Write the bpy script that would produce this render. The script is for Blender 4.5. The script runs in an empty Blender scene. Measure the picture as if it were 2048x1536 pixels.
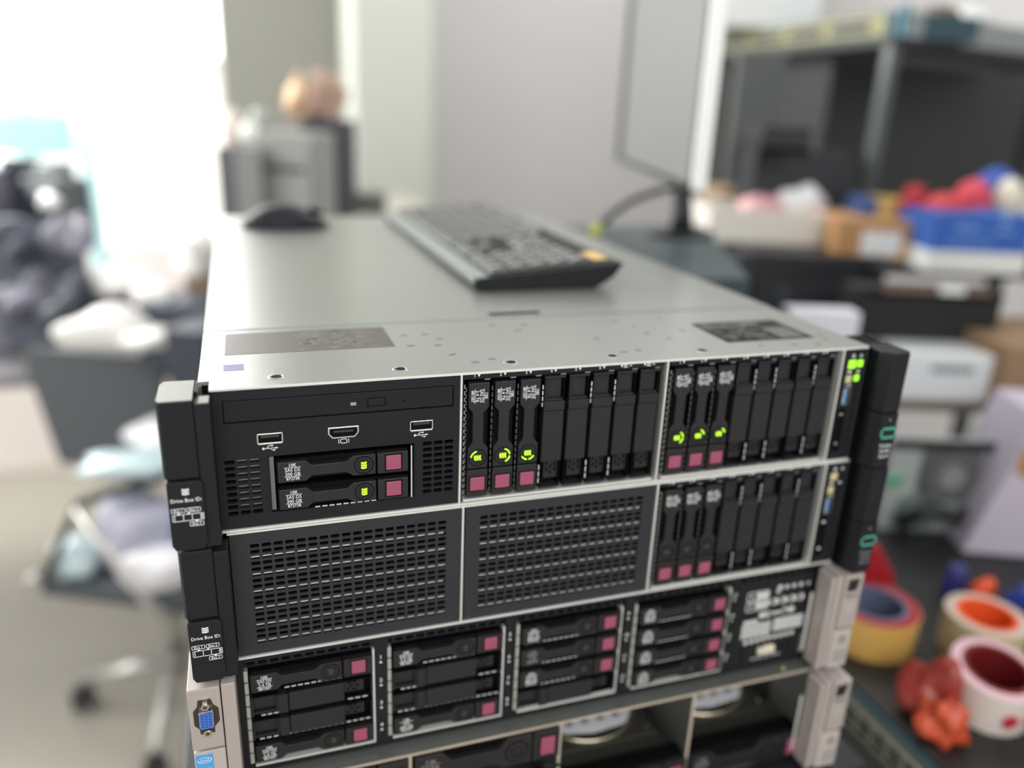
import bpy, bmesh, math, random
from mathutils import Vector, Matrix
random.seed(7)
sc = bpy.context.scene
S = 0.001
ZF = 1350.0                      # the stack's top stands 1350 mm above the floor

def W(x, y, z): return Vector((x*S, y*S, (z+ZF)*S))

# ------------------------------------------------------------------ camera
CAM = Vector((28.866, -430.605, 148.42))
FWD = Vector((0.30962622, 0.89274936, -0.32730746)).normalized()
RGT = Vector((0.94845662, -0.31442035, 0.03962169)).normalized()
UPV = RGT.cross(FWD).normalized()
FPX = 1586.3
cd = bpy.data.cameras.new('camera'); cam = bpy.data.objects.new('camera', cd)
sc.collection.objects.link(cam); sc.camera = cam
cd.sensor_fit = 'HORIZONTAL'; cd.sensor_width = 36.0; cd.lens = FPX/2048*36
cd.clip_start = .02; cd.clip_end = 60
M = Matrix((RGT, UPV, -FWD)).transposed().to_4x4(); M.translation = W(*CAM)
cam.matrix_world = M
cd.dof.use_dof = True
cd.dof.focus_distance = 0.464
cd.dof.aperture_fstop = 1.95
cd.dof.aperture_blades = 0

def at(u, v, t):
    """place in the room (mm) that lies t mm ahead of the lens"""
    d = FWD + RGT*((u-1024)/FPX) - UPV*((v-768)/FPX)
    return CAM + d*t

# ------------------------------------------------------------------ world, light, exposure
w = bpy.data.worlds.new('world'); sc.world = w; w.use_nodes = True
bg = w.node_tree.nodes['Background']
bg.inputs[0].default_value = (1.0, 0.99, 0.97, 1); bg.inputs[1].default_value = 0.78
def area(name, loc, target, sx, sy, power, col=(1, 1, 1)):
    l = bpy.data.lights.new(name, 'AREA'); l.shape = 'RECTANGLE'; l.size = sx; l.size_y = sy
    l.energy = power; l.color = col
    o = bpy.data.objects.new(name, l); sc.collection.objects.link(o)
    o.location = W(*loc)
    o.rotation_euler = (W(*target)-W(*loc)).to_track_quat('-Z', 'Y').to_euler()
    return o
area('window_daylight', (-2300, 900, 900), (300, 700, -200), 2.2, 1.8, 40, (1, .99, .96))
area('front_fill_light', (150, -1500, 900), (250, 0, -150), 1.4, .8, 20, (1, 1, 1))  # unseen light, added to brighten the server fronts and open bays
area('rear_wall_fill_light', (1300, 1500, 1550), (900, 2600, -300), 1.4, .5, 26, (1, 1, .98))  # unseen light, added to lift the back wall
area('window_side_daylight', (-1300, 2850, 900), (-350, 1700, -500), 1.6, 1.4, 105, (1, .99, .96))
sc.view_settings.view_transform = 'Standard'; sc.view_settings.look = 'None'
sc.view_settings.exposure = 0.0; sc.view_settings.gamma = 1.0
sc.view_settings.use_curve_mapping = False
sc.cycles.use_denoising = True
sc.cycles.max_bounces = 6; sc.cycles.diffuse_bounces = 3; sc.cycles.glossy_bounces = 3
sc.cycles.sample_clamp_indirect = 4

# ------------------------------------------------------------------ materials
def lin(c):
    return tuple((x/255/12.92 if x/255 <= .04045 else ((x/255+.055)/1.055)**2.4) for x in c)
MC = {}
def mat(name, rgb, rough=.5, metal=0.0, bump=0.0, scale=400, var=0.0, emit=0.0, spec=.5, vscale=None, trans=0.0, stretch=None):
    if name in MC: return MC[name]
    m = bpy.data.materials.new(name); m.use_nodes = True
    nt = m.node_tree; b = nt.nodes['Principled BSDF']
    c = lin(rgb) + (1,)
    b.inputs['Base Color'].default_value = c
    b.inputs['Roughness'].default_value = rough
    b.inputs['Metallic'].default_value = metal
    b.inputs['Specular IOR Level'].default_value = spec
    b.inputs['Transmission Weight'].default_value = trans
    if emit:
        b.inputs['Emission Color'].default_value = c
        b.inputs['Emission Strength'].default_value = emit
    tc = nt.nodes.new('ShaderNodeTexCoord')
    src = tc.outputs['Object']
    if stretch:
        mp = nt.nodes.new('ShaderNodeMapping'); mp.inputs['Scale'].default_value = stretch
        nt.links.new(src, mp.inputs[0]); src = mp.outputs[0]
    if var:
        n = nt.nodes.new('ShaderNodeTexNoise'); n.inputs['Scale'].default_value = vscale or 12
        n.inputs['Detail'].default_value = 5
        nt.links.new(src, n.inputs['Vector'])
        mx = nt.nodes.new('ShaderNodeMix'); mx.data_type = 'RGBA'
        mx.inputs[6].default_value = tuple(x*(1-var) for x in c[:3])+(1,)
        mx.inputs[7].default_value = tuple(min(1, x*(1+var)) for x in c[:3])+(1,)
        nt.links.new(n.outputs[0], mx.inputs[0]); nt.links.new(mx.outputs[2], b.inputs['Base Color'])
    if bump:
        n2 = nt.nodes.new('ShaderNodeTexNoise'); n2.inputs['Scale'].default_value = scale
        n2.inputs['Detail'].default_value = 3
        nt.links.new(src, n2.inputs['Vector'])
        bp = nt.nodes.new('ShaderNodeBump'); bp.inputs['Strength'].default_value = bump
        bp.inputs['Distance'].default_value = .0004
        nt.links.new(n2.outputs[0], bp.inputs['Height']); nt.links.new(bp.outputs[0], b.inputs['Normal'])
    MC[name] = m
    return m
BLK = mat('black_plastic', (27, 28, 31), .5, spec=.24, bump=.25, scale=2500)
BLK2 = mat('charcoal_plate', (43, 43, 46), .5, spec=.35, bump=.3, scale=3000)
DRV = mat('drive_plastic', (33, 31, 32), .38, spec=.4, bump=.35, scale=2600)
DRK = mat('recess_black', (7, 8, 9), .7, spec=.12)
BLANKM = mat('blank_plastic', (35, 35, 37), .5, spec=.35, bump=.5, scale=2200)
LID = mat('galvanised_steel', (172, 174, 170), .3, metal=.75, bump=.12, scale=700, var=.07, vscale=9)
STEEL = mat('dark_steel', (118, 122, 118), .45, metal=.6, bump=.1, scale=500, var=.08)
ZINC = mat('bright_zinc', (226, 226, 220), .35, metal=.35)
CHROME = mat('chrome', (215, 212, 205), .16, metal=1)
MAG = mat('magenta_button', (152, 74, 98), .5, bump=.2, scale=2000)
WHT = mat('white_print', (232, 232, 232), .6)
GRYP = mat('grey_print', (150, 150, 150), .6)
LED = mat('lit_led', (176, 235, 40), .4, emit=1.0)
LEDB = mat('lit_square', (150, 238, 50), .4, emit=1.0)
AMB = mat('unlit_led', (198, 186, 140), .4)
BLUE = mat('blue_plastic', (58, 104, 190), .45)
USBB = mat('usb_blue', (84, 142, 196), .4)
BEIGE = mat('champagne_plastic', (176, 166, 160), .42, bump=.15, scale=2000, metal=.2)
BEIGE2 = mat('champagne_flap', (186, 177, 172), .42, metal=.15)
GRN = mat('green_mark', (80, 168, 140), .5)

# ------------------------------------------------------------------ mesh builder (mm, z up, y into the stack)
class MB:
    def __init__(s): s.v = []; s.f = []
    def box(s, x0, x1, y0, y1, z0, z1):
        n = len(s.v)
        s.v += [(x, y, z) for z in (z0, z1) for y in (y0, y1) for x in (x0, x1)]
        s.f += [tuple(n+i for i in q) for q in ((0,2,3,1),(4,5,7,6),(0,1,5,4),(2,6,7,3),(0,4,6,2),(1,3,7,5))]
        return s
    def prism(s, pts, y0, y1):
        """polygon in x,z pulled from y0 (front) to y1"""
        n = len(s.v); k = len(pts)
        s.v += [(x, y0, z) for x, z in pts] + [(x, y1, z) for x, z in pts]
        s.f.append(tuple(n+i for i in range(k))); s.f.append(tuple(n+k+i for i in reversed(range(k))))
        for i in range(k):
            j = (i+1) % k
            s.f.append((n+i, n+k+i, n+k+j, n+j))
        return s
    def prismz(s, pts, z0, z1):
        n = len(s.v); k = len(pts)
        s.v += [(x, y, z0) for x, y in pts] + [(x, y, z1) for x, y in pts]
        s.f.append(tuple(n+i for i in reversed(range(k)))); s.f.append(tuple(n+k+i for i in range(k)))
        for i in range(k):
            j = (i+1) % k
            s.f.append((n+i, n+j, n+k+j, n+k+i))
        return s
    def disc(s, cx, cz, r, y0, y1, seg=20):
        return s.prism([(cx+r*math.cos(2*math.pi*i/seg), cz+r*math.sin(2*math.pi*i/seg)) for i in range(seg)], y0, y1)
    def ring(s, cx, cz, r0, r1, y0, y1, a0=0, a1=360, seg=28):
        full = abs(a1-a0) >= 360; k = seg if full else max(3, int(seg*abs(a1-a0)/360)+1)
        n = len(s.v); cnt = k if full else k
        for i in range(cnt):
            a = math.radians(a0+(a1-a0)*(i/(k if full else k-1)))
            for r in (r0, r1):
                for y in (y0, y1): s.v.append((cx+r*math.cos(a), y, cz+r*math.sin(a)))
        m = cnt if full else cnt-1
        for i in range(m):
            p = n+4*i; q = n+4*((i+1) % cnt)
            s.f += [(p, q, q+2, p+2), (p+1, p+3, q+3, q+1), (p, p+1, q+1, q), (p+2, q+2, q+3, p+3)]
        if not full:
            for p in (n, n+4*(cnt-1)): s.f.append((p, p+2, p+3, p+1))
        return s
    def tube(s, pts, r, seg=8, cap=True):
        n = len(s.v); pts = [Vector(p) for p in pts]; k = len(pts)
        for i, p in enumerate(pts):
            d = (pts[min(i+1, k-1)]-pts[max(i-1, 0)]).normalized()
            a = d.orthogonal().normalized() if abs(d.z) > .95 else d.cross(Vector((0, 0, 1))).normalized()
            b = d.cross(a); rr = r[i] if isinstance(r, (list, tuple)) else r
            for j in range(seg):
                t = 2*math.pi*j/seg
                s.v.append(tuple(p+a*rr*math.cos(t)+b*rr*math.sin(t)))
        for i in range(k-1):
            for j in range(seg):
                j2 = (j+1) % seg
                s.f.append((n+i*seg+j, n+i*seg+j2, n+(i+1)*seg+j2, n+(i+1)*seg+j))
        if cap:
            s.f.append(tuple(n+j for j in reversed(range(seg)))); s.f.append(tuple(n+(k-1)*seg+j for j in range(seg)))
        return s
    def lathe(s, prof, seg=32, c=(0, 0, 0), closed=False):
        """profile of (radius, z) turned about z"""
        n = len(s.v); k = len(prof)
        for r, z in prof:
            for j in range(seg):
                t = 2*math.pi*j/seg
                s.v.append((c[0]+r*math.cos(t), c[1]+r*math.sin(t), c[2]+z))
        for i in range(k if closed else k-1):
            i2 = (i+1) % k
            for j in range(seg):
                j2 = (j+1) % seg
                s.f.append((n+i*seg+j, n+i*seg+j2, n+i2*seg+j2, n+i2*seg+j))
        return s
    def add(s, o, dx=0, dy=0, dz=0):
        n = len(s.v); s.v += [(x+dx, y+dy, z+dz) for x, y, z in o.v]; s.f += [tuple(n+i for i in f) for f in o.f]
        return s
    def mesh(s, name, smooth=False, bevel=0):
        me = bpy.data.meshes.new(name)
        bm = bmesh.new()
        vs = [bm.verts.new((x*S, y*S, z*S)) for x, y, z in s.v]
        for f in s.f:
            try: bm.faces.new([vs[i] for i in f])
            except ValueError: pass
        bmesh.ops.recalc_face_normals(bm, faces=bm.faces)
        if bevel:
            es = [e for e in bm.edges if len(e.link_faces) == 2 and e.calc_face_angle(0) > .6]
            bmesh.ops.bevel(bm, geom=es, offset=bevel*S, segments=2, profile=.5, affect='EDGES', clamp_overlap=True)
        for f in bm.faces: f.smooth = smooth
        bm.to_mesh(me); bm.free()
        return me

def link(o): sc.collection.objects.link(o); return o
def part(name, mb, m, parent, loc=(0, 0, 0), rot=None, smooth=False, bevel=0, label=None, kind=None):
    me = mb if isinstance(mb, bpy.types.Mesh) else mb.mesh(name, smooth, bevel)
    if len(me.materials) == 0: me.materials.append(m)
    o = link(bpy.data.objects.new(name, me)); o.parent = parent
    o.location = Vector(loc)*S
    if rot: o.rotation_euler = rot
    if label: o['label'] = label
    if kind: o['kind'] = kind
    return o
def thing(name, label, cat, loc, rotz=0, group=None):
    o = link(bpy.data.objects.new(name, None)); o.location = W(*loc); o.rotation_euler = (0, 0, rotz)
    o.empty_display_size = .02
    o['label'] = label; o['category'] = cat
    if group: o['group'] = group
    return o
def solo(name, mb, m, label, cat, loc, rotz=0, group=None, smooth=False, bevel=0):
    me = mb.mesh(name, smooth, bevel); me.materials.append(m)
    o = link(bpy.data.objects.new(name, me)); o.location = W(*loc); o.rotation_euler = (0, 0, rotz)
    o['label'] = label; o['category'] = cat
    if group: o['group'] = group
    return o
def struct(name, mb, m, loc=(0, 0, 0), bevel=0):
    me = mb.mesh(name, False, bevel); me.materials.append(m)
    o = link(bpy.data.objects.new(name, me)); o.location = W(*loc); o['kind'] = 'structure'
    return o

# lettering: flat print as mesh, in the x,z plane, facing -y
_tx = {}
def text_mb(lines, y=0.0):
    """lines: list of (string, size_mm, x_centre, z_baseline[, align, xscale])"""
    out = MB()
    for ln in lines:
        s, size, cx, cz = ln[:4]; al = ln[4] if len(ln) > 4 else 'CENTER'; xs = ln[5] if len(ln) > 5 else 1.0
        key = (s, al)
        if key not in _tx:
            cu = bpy.data.curves.new('t', 'FONT'); cu.body = s; cu.size = 1.0; cu.align_x = al
            cu.resolution_u = 2; cu.offset = .006
            ob = bpy.data.objects.new('t', cu); me = bpy.data.meshes.new_from_object(ob)
            _tx[key] = ([tuple(v.co) for v in me.vertices], [tuple(p.vertices) for p in me.polygons])
            bpy.data.objects.remove(ob); bpy.data.curves.remove(cu); bpy.data.meshes.remove(me)
        vs, fs = _tx[key]; n = len(out.v)
        out.v += [(cx+vx*size*xs, y, cz+vy*size) for vx, vy, _ in vs]
        out.f += [tuple(n+i for i in f) for f in fs]
    return out
def bar(mb, x0, x1, z0, z1, y=0.0, d=.08):
    return mb.box(x0, x1, y-d, y, z0, z1)

def holes_panel(x0, x1, z0, z1, nx, nz, hx, hz, y0, y1, border=None):
    """perforated sheet: nx by nz rounded slots inside x0..x1, z0..z1, with an outer border rectangle"""
    mb = MB(); px = (x1-x0)/nx; pz = (z1-z0)/nz
    V = {}
    def v(x, y, z):
        k = (round(x, 4), y, round(z, 4))
        if k not in V: V[k] = len(mb.v); mb.v.append((x, y, z))
        return V[k]
    for i in range(nx):
        for j in range(nz):
            ax, bx = x0+i*px, x0+(i+1)*px; az, bz = z0+j*pz, z0+(j+1)*pz
            cx, cz = (ax+bx)/2, (az+bz)/2; h, k = hx/2, hz/2; c = min(h, k)*.5
            H = [(cx-h+c, cz-k), (cx+h-c, cz-k), (cx+h, cz-k+c), (cx+h, cz+k-c), (cx+h-c, cz+k), (cx-h+c, cz+k), (cx-h, cz+k-c), (cx-h, cz-k+c)]
            O = [(ax, az), (bx, az), (bx, bz), (ax, bz)]
            q = lambda p, y=y0: v(p[0], y, p[1])
            mb.f += [(q(O[0]), q(O[1]), q(H[1]), q(H[0])), (q(O[1]), q(H[2]), q(H[1])), (q(O[1]), q(O[2]), q(H[3]), q(H[2])),
                     (q(O[2]), q(H[4]), q(H[3])), (q(O[2]), q(O[3]), q(H[5]), q(H[4])), (q(O[3]), q(H[6]), q(H[5])),
                     (q(O[3]), q(O[0]), q(H[7]), q(H[6])), (q(O[0]), q(H[0]), q(H[7]))]
            for a in range(8):
                b_ = (a+1) % 8
                mb.f.append((q(H[a]), q(H[b_]), q(H[b_], y1), q(H[a], y1)))
    if border:
        X0, X1, Z0, Z1 = border
        mb.box(X0, x0, y0, y1, Z0, Z1).box(x1, X1, y0, y1, Z0, Z1).box(x0, x1, y0, y1, Z0, z0).box(x0, x1, y0, y1, z1, Z1)
    return mb

# ------------------------------------------------------------------ room
WALL = mat('grey_wall_paint', (190, 188, 187), .9, bump=.1, scale=60, var=.03, vscale=2)
WALL2 = mat('taupe_wall_paint', (140, 140, 132), .9, bump=.1, scale=60, var=.03, vscale=2)
PIL = mat('cream_pillar_paint', (188, 192, 182), .75, bump=.1, scale=40, var=.03, vscale=2)
FLOORM = mat('pale_floor_vinyl', (152, 148, 137), .45, bump=.1, scale=40, var=.08, vscale=3)
struct('floor', MB().box(-3500, 3600, -1800, 3400, -1400, -1350), FLOORM)
YB = 3050
struct('wall_back', MB().box(500, 3600, YB, YB+120, -1350, 1700), WALL)
struct('wall_back_left', MB().box(-4, 500, YB, YB+120, -1350, 1700), WALL2)
struct('wall_right', MB().box(2600, 2700, -1800, 3050, -1350, 1700), WALL)
struct('trim_1', MB().box(452, 752, 2700, YB, -1350, 1700), PIL, bevel=12)['label'] = 'cream square pillar'
# the window wall: bright upper panes, below them sunlit wall painted as a glowing panel
PANE = mat('daylit_pane', (255, 255, 255), .3, emit=3.2)
WALLGLOW = mat('sunlit_wall_glow', (255, 247, 243), .5, emit=.56)  # this glow stands in for sun on the white wall
FRM = mat('white_window_frame', (240, 240, 232), .6, emit=0)
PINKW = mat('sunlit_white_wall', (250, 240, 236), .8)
w1 = link(bpy.data.objects.new('window_1', None)); w1.location = W(0, YB, 0); w1['kind'] = 'structure'
part('pane', MB().box(-2600, -8, 60, 70, 290, 1650), PANE, w1)
part('window_frame', MB().box(-2600, -4, 0, 55, 278, 290).box(-2600, -4, 0, 55, 1650, 1700).box(-12, -4, 0, 55, -420, 1650), FRM, w1, bevel=4)
part('lower_glow_panel', MB().box(-690, -20, 50, 60, -420, 278), WALLGLOW, w1)
part('lower_glow_panel', MB().box(-2600, -760, 50, 60, -420, 278), PANE, w1)
part('window_bar', MB().box(-755, -695, 10, 60, -420, 278), FRM, w1)
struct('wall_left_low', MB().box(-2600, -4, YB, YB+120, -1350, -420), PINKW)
struct('wall_left', MB().box(-3300, -3200, 1500, YB, -1350, 1700), WALL)
def cloth_mat(name, rgb):
    m = mat(name, rgb, .8); nt = m.node_tree; b = nt.nodes['Principled BSDF']; o = [n for n in nt.nodes if n.type == 'OUTPUT_MATERIAL'][0]
    t = nt.nodes.new('ShaderNodeBsdfTranslucent'); t.inputs[0].default_value = lin(rgb)+(1,)
    x = nt.nodes.new('ShaderNodeMixShader'); x.inputs[0].default_value = .6
    nt.links.new(b.outputs[0], x.inputs[1]); nt.links.new(t.outputs[0], x.inputs[2]); nt.links.new(x.outputs[0], o.inputs[0])
    return m
CY = cloth_mat('cyan_curtain', (198, 236, 238))
# a cyan cloth hung before the window, bright with daylight
cy = MB()
import itertools
def cloth(x0, x1, z0, z1, y, amp, n, seed):
    mb = MB(); r = random.Random(seed)
    for k in range(2):
        for i in range(n+1):
            x = x0+(x1-x0)*i/n
            mb.v.append((x, y+amp*math.sin(i*1.9+seed), z0 if k == 0 else z1))
    for i in range(n): mb.f.append((i, i+1, n+1+i+1, n+1+i))
    base = len(mb.v)
    mb.v += [(x, yy+4, z) for x, yy, z in mb.v[:base]]
    for i in range(n): mb.f.append((base+i, base+n+1+i, base+n+2+i, base+i+1))
    for i in range(n):
        mb.f.append((i, base+i, base+i+1, i+1)); mb.f.append((n+1+i, n+2+i, base+n+2+i, base+n+1+i))
    return mb
a = at(0, 225, 2500); b = at(168, 330, 2500)
solo('curtain', cloth(a.x-900, b.x-60, -60, a.z, 0, 14, 20, 3), CY, 'cyan cloth hanging before the bright window above the dark heap', 'curtain', (0, a.y+120, 0))
a = at(155, 300, 2450); b = at(200, 560, 2450)
solo('curtain', cloth(a.x, b.x+10, b.z-164, a.z+60, 0, 8, 6, 5), cloth_mat('pale_cyan_cloth', (222, 243, 243)), 'narrow pale cyan strip hanging at the right of the dark heap', 'curtain', (0, a.y, 0))
struct('baseboard_back', MB().box(330, 2600, YB-14, YB, -1350, -1270), WALL2)

# ------------------------------------------------------------------ server building blocks
# a small drive, lying: u = x 0..76, height z 0..14.4, front face about y=-3
def drive_mb():
    body = MB().box(0.4, 75.6, 1, 9, .6, 13.9).box(.4, 2, -1.5, 2, .6, 13.9)
    latch = MB()
    pts = [(1, .8), (16.6, .8), (20, 3.6), (39.5, 3.6), (43.5, .8), (56.6, .8), (56.6, 13.6), (43.5, 13.6), (39.5, 10.4), (20, 10.4), (16.6, 13.6), (1, 13.6)]
    latch.prism(pts, -3.2, 1.4)
    end = MB().box(57.6, 75.8, -3.4, 1.5, .6, 13.8)
    return body, latch, end
_b, _l, _e = drive_mb()
ME_BODY = _b.mesh('carrier_body'); ME_BODY.materials.append(DRK)
ME_LATCH = _l.mesh('latch', bevel=.35); ME_LATCH.materials.append(DRV)
ME_END = _e.mesh('button_housing', bevel=.3); ME_END.materials.append(DRV)
ME_BTN = MB().box(62.6, 71.6, -4.0, -3, 2.6, 12.0).mesh('release_button', bevel=.5); ME_BTN.materials.append(MAG)
ME_BTF = MB().box(61.9, 72.3, -3.5, -3.35, 1.9, 12.7).mesh('button_recess'); ME_BTF.materials.append(DRK)
ME_RING = MB().ring(49.6, 7.2, 5.1, 5.7, -3.3, -3.15).ring(49.6, 7.2, 3.3, 3.6, -3.3, -3.15).mesh('status_ring'); ME_RING.materials.append(DRK)
_ic = MB()
for k in range(3): _ic.prism([(48.0, 5.1+k*1.55), (49.6, 4.8+k*1.55), (51.2, 5.3+k*1.55), (51.2, 6.3+k*1.55), (49.6, 5.8+k*1.55), (48.0, 6.1+k*1.55)], -3.5, -3.2)
ME_ICON = _ic.mesh('status_light'); ME_ICON.materials.append(LED)
_ic2 = MB()
for k in range(3): _ic2.box(48.4, 50.8, -3.32, -3.2, 5.1+k*1.5, 5.9+k*1.5)
ME_ICOFF = _ic2.mesh('status_mark'); ME_ICOFF.materials.append(mat('unlit_mark', (72, 70, 70), .4))
_gl = MB()
for k in range(9): _gl.box(21+k*4.1, 23.9+k*4.1, -1.2, -.6, -.75, -.15)
ME_DASH = _gl.mesh('vent_edge'); ME_DASH.materials.append(ZINC)
_gl = MB()
for k in range(17): _gl.box(4+k*4.2, 6.9+k*4.2, -1.2, -.6, -.75, -.15)
ME_DASHL = _gl.mesh('vent_edge'); ME_DASHL.materials.append(ZINC)
_gl = MB()
for k in range(3): _gl.box(60+k*4.6, 63.3+k*4.6, -1.2, -.6, -.75, -.15)
for k in range(4): _gl.box(6+k*3.8, 8.7+k*3.8, -1.2, -.6, -.75, -.15)
ME_DASHS = _gl.mesh('vent_edge'); ME_DASHS.materials.append(ZINC)
_prints = {}
def drive_print(kind):
    if kind in _prints: return _prints[kind]
    t = {'10K24': ['10K', 'SAS DS', '2.4 TB', '881507'], '10K300': ['10K', 'SAS DS', '300 GB', '872738'], '10K600': ['10K', 'SAS', '600 GB', '781577'],
         'ssd': ['SSD', 'SAS RI', '800 GB', '875326'], 'sata': ['7.2K', 'SATA', '1 TB', '655710']}[kind]
    rows = [10.6, 7.6, 5.0, 2.2]
    mb = text_mb([(s, 2.9 if i < 3 else 2.6, 9.2, rows[i], 'CENTER', .95) for i, s in enumerate(t)], -3.32)
    bar(mb, 4.6, 13.8, 10.0, 10.25, -3.28); bar(mb, 4.6, 13.8, 4.35, 4.6, -3.28)
    me = mb.mesh('printed_label'); me.materials.append(GRYP if kind == 'sata' else WHT); _prints[kind] = me
    return me
VERT = (0, math.radians(90), 0)
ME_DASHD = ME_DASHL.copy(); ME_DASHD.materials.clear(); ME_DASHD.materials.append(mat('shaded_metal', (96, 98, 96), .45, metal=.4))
def drive(parent, x, z, vert, kind, lit=None, dash='short', y=0):
    """vert: x,z is the top left corner; else the lower left corner. lit: None or list of lit arc pairs"""
    r = VERT if vert else None
    c = part('drive_carrier', ME_BODY, DRK, parent, (x, y, z), r)
    part('latch', ME_LATCH, DRV, c); part('button_housing', ME_END, DRV, c)
    part('button_recess', ME_BTF, DRK, c); part('release_button', ME_BTN, MAG, c, label='magenta release button')
    part('status_ring', ME_RING, DRK, c)
    part('printed_label', drive_print(kind), WHT, c)
    if lit is None: part('status_mark', ME_ICOFF, DRK, c)
    else:
        part('status_light', ME_ICON, LED, c, label='lit green status light')
        if lit:
            mb = MB()
            for a0, a1 in lit: mb.ring(49.6, 7.2, 3.9, 4.8, -3.45, -3.2, a0, a1)
            part('activity_arc', mb, LED, c)
    if dash: part('vent_edge', {'short': ME_DASH, 'long': ME_DASHL, 'ends': ME_DASHS, 'dull': ME_DASHD}[dash], ZINC, c, label='bright slots of the metal side wall', kind='stuff')
    return c
# blank filler, lying
bk = MB().box(.4, 76, 5, 9, .6, 13.9).box(.4, 76, -1, 5, .5, 1.1).box(.4, 76, -1, 5, 13.3, 13.9)
ME_BK = bk.mesh('blank_filler'); ME_BK.materials.append(DRK)
ME_BKP = MB().box(23.2, 57.6, -2.4, 5, .3, 13.9).mesh('flat_cover', bevel=.3); ME_BKP.materials.append(BLANKM)
ME_BKB = MB().box(16.6, 22.6, -3.2, 4, .2, 13.9).box(15.2, 17, -1.5, 4, 1, 13).mesh('grip_band', bevel=.3); ME_BKB.materials.append(BLANKM)
ME_BKW = MB().box(1.2, 15.8, 1.2, 5, 3.2, 12.6).box(.6, 15.8, -1.0, 4, 1.0, 2.2).box(.3, 1.6, -2.2, 4, .4, 13.9).mesh('finger_recess', bevel=.2); ME_BKW.materials.append(BLANKM)
hp = MB().box(57.8, 70.5, 1.0, 4, 3.6, 13.0).box(75, 76, -2.2, 4, .4, 13.9)
ME_BKH = hp.mesh('perforated_end'); ME_BKH.materials.append(BLANKM)
hh = MB()
for px_, pz_, L in ((60.0, 10.4, 2.6), (63.4, 10.4, 2.6), (61.4, 7.6, 2.6), (65.2, 7.4, 2.6), (59.6, 4.8, 1.8), (63.0, 4.8, 3)): hh.box(px_, px_+L, .8, 1.05, pz_, pz_+1.3)
ME_BKO = hh.mesh('vent_holes'); ME_BKO.materials.append(DRK)
def blank(parent, x, z, vert, dash=None, y=0):
    c = part('blank_filler', ME_BK, DRK, parent, (x, y, z), VERT if vert else None)
    part('flat_cover', ME_BKP, BLANKM, c); part('grip_band', ME_BKB, BLANKM, c); part('finger_recess', ME_BKW, BLANKM, c)
    part('perforated_end', ME_BKH, BLANKM, c); part('vent_holes', ME_BKO, DRK, c)
    if dash: part('vent_edge', {'short': ME_DASH, 'long': ME_DASHL, 'ends': ME_DASHS, 'dull': ME_DASHD}[dash], ZINC, c, label='bright slots of the metal side wall', kind='stuff')
    return c

def usb_icon(cx, cz, y, s=1.0):
    mb = MB(); bar(mb, cx-4*s, cx+3.2*s, cz-.2*s, cz+.2*s, y)
    mb.disc(cx-4*s, cz, .8*s, y-.08, y, 10); mb.prism([(cx+3*s, cz-.7*s), (cx+4.4*s, cz), (cx+3*s, cz+.7*s)], y-.08, y)
    mb.prism([(cx-2.6*s, cz), (cx-2.1*s, cz), (cx-.7*s, cz+1.5*s), (cx+.6*s, cz+1.5*s), (cx+.6*s, cz+1.9*s), (cx-.9*s, cz+1.9*s)], y-.08, y)
    mb.prism([(cx-1*s, cz), (cx-.5*s, cz), (cx+.8*s, cz-1.5*s), (cx+1.9*s, cz-1.5*s), (cx+1.9*s, cz-1.1*s), (cx+.9*s, cz-1.1*s)], y-.08, y)
    mb.box(cx+.5*s, cx+1.4*s, y-.08, y, cz+1.2*s, cz+2.1*s); mb.disc(cx+2.1*s, cz-1.3*s, .55*s, y-.08, y, 8)
    return mb

def drive_box_print(parent, x0, z0, y):
    """the stack symbol, Drive Box ID: and the small diagram; x0..x0+18 wide, z0 top"""
    mb = MB()
    for k in range(3):
        mb.prism([(x0+7.2, z0-3.4-k*1.3), (x0+9, z0-3.8-k*1.3), (x0+10.8, z0-3.4-k*1.3), (x0+10.8, z0-2.6-k*1.3), (x0+9, z0-2.9-k*1.3), (x0+7.2, z0-2.6-k*1.3)], y-.1, y)
    mb.add(text_mb([('Drive Box ID:', 3.1, x0+9, z0-10.4, 'CENTER', .9)], y-.1))
    for bx, bz, t in ((x0+.9, z0-16.6, 'Box 1'), (x0+8.6, z0-16.6, 'Box 2'), (x0+9.6, z0-25.2, 'Box 3')):
        for q in ((bx, bx+7.2, bz, bz+.3), (bx, bx+7.2, bz+2.3, bz+2.6), (bx, bx+.3, bz, bz+2.6), (bx+6.9, bx+7.2, bz, bz+2.6)): bar(mb, *q, y)
        mb.add(text_mb([(t, 2.2, bx+3.6, bz+.6, 'CENTER', .9)], y-.1))
    fx, fz = x0+1.2, z0-21.8
    for q in ((fx, fx+16, fz, fz+.35), (fx, fx+16, fz+3.9, fz+4.25), (fx, fx+.3, fz, fz+4.2), (fx+1.0, fx+1.35, fz, fz+4.2), (fx+5.4, fx+5.75, fz, fz+4.2),
              (fx+9.8, fx+10.15, fz, fz+4.2), (fx+14.2, fx+14.55, fz, fz+4.2), (fx+15.7, fx+16, fz, fz+4.2), (fx+14.9, fx+15.3, fz, fz+4.2)): bar(mb, *q, y)
    mb.prism([(fx+2.6, fz+4.2), (fx+4.2, fz+4.2), (fx+3.4, fz+5.3)], y-.1, y)
    mb.prism([(fx+7.6, fz+4.2), (fx+9.2, fz+4.2), (fx+8.4, fz+5.3)], y-.1, y)
    mb.prism([(fx+11.2, fz), (fx+13, fz), (fx+12.1, fz-1.0)], y-.1, y)
    return mb

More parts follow.
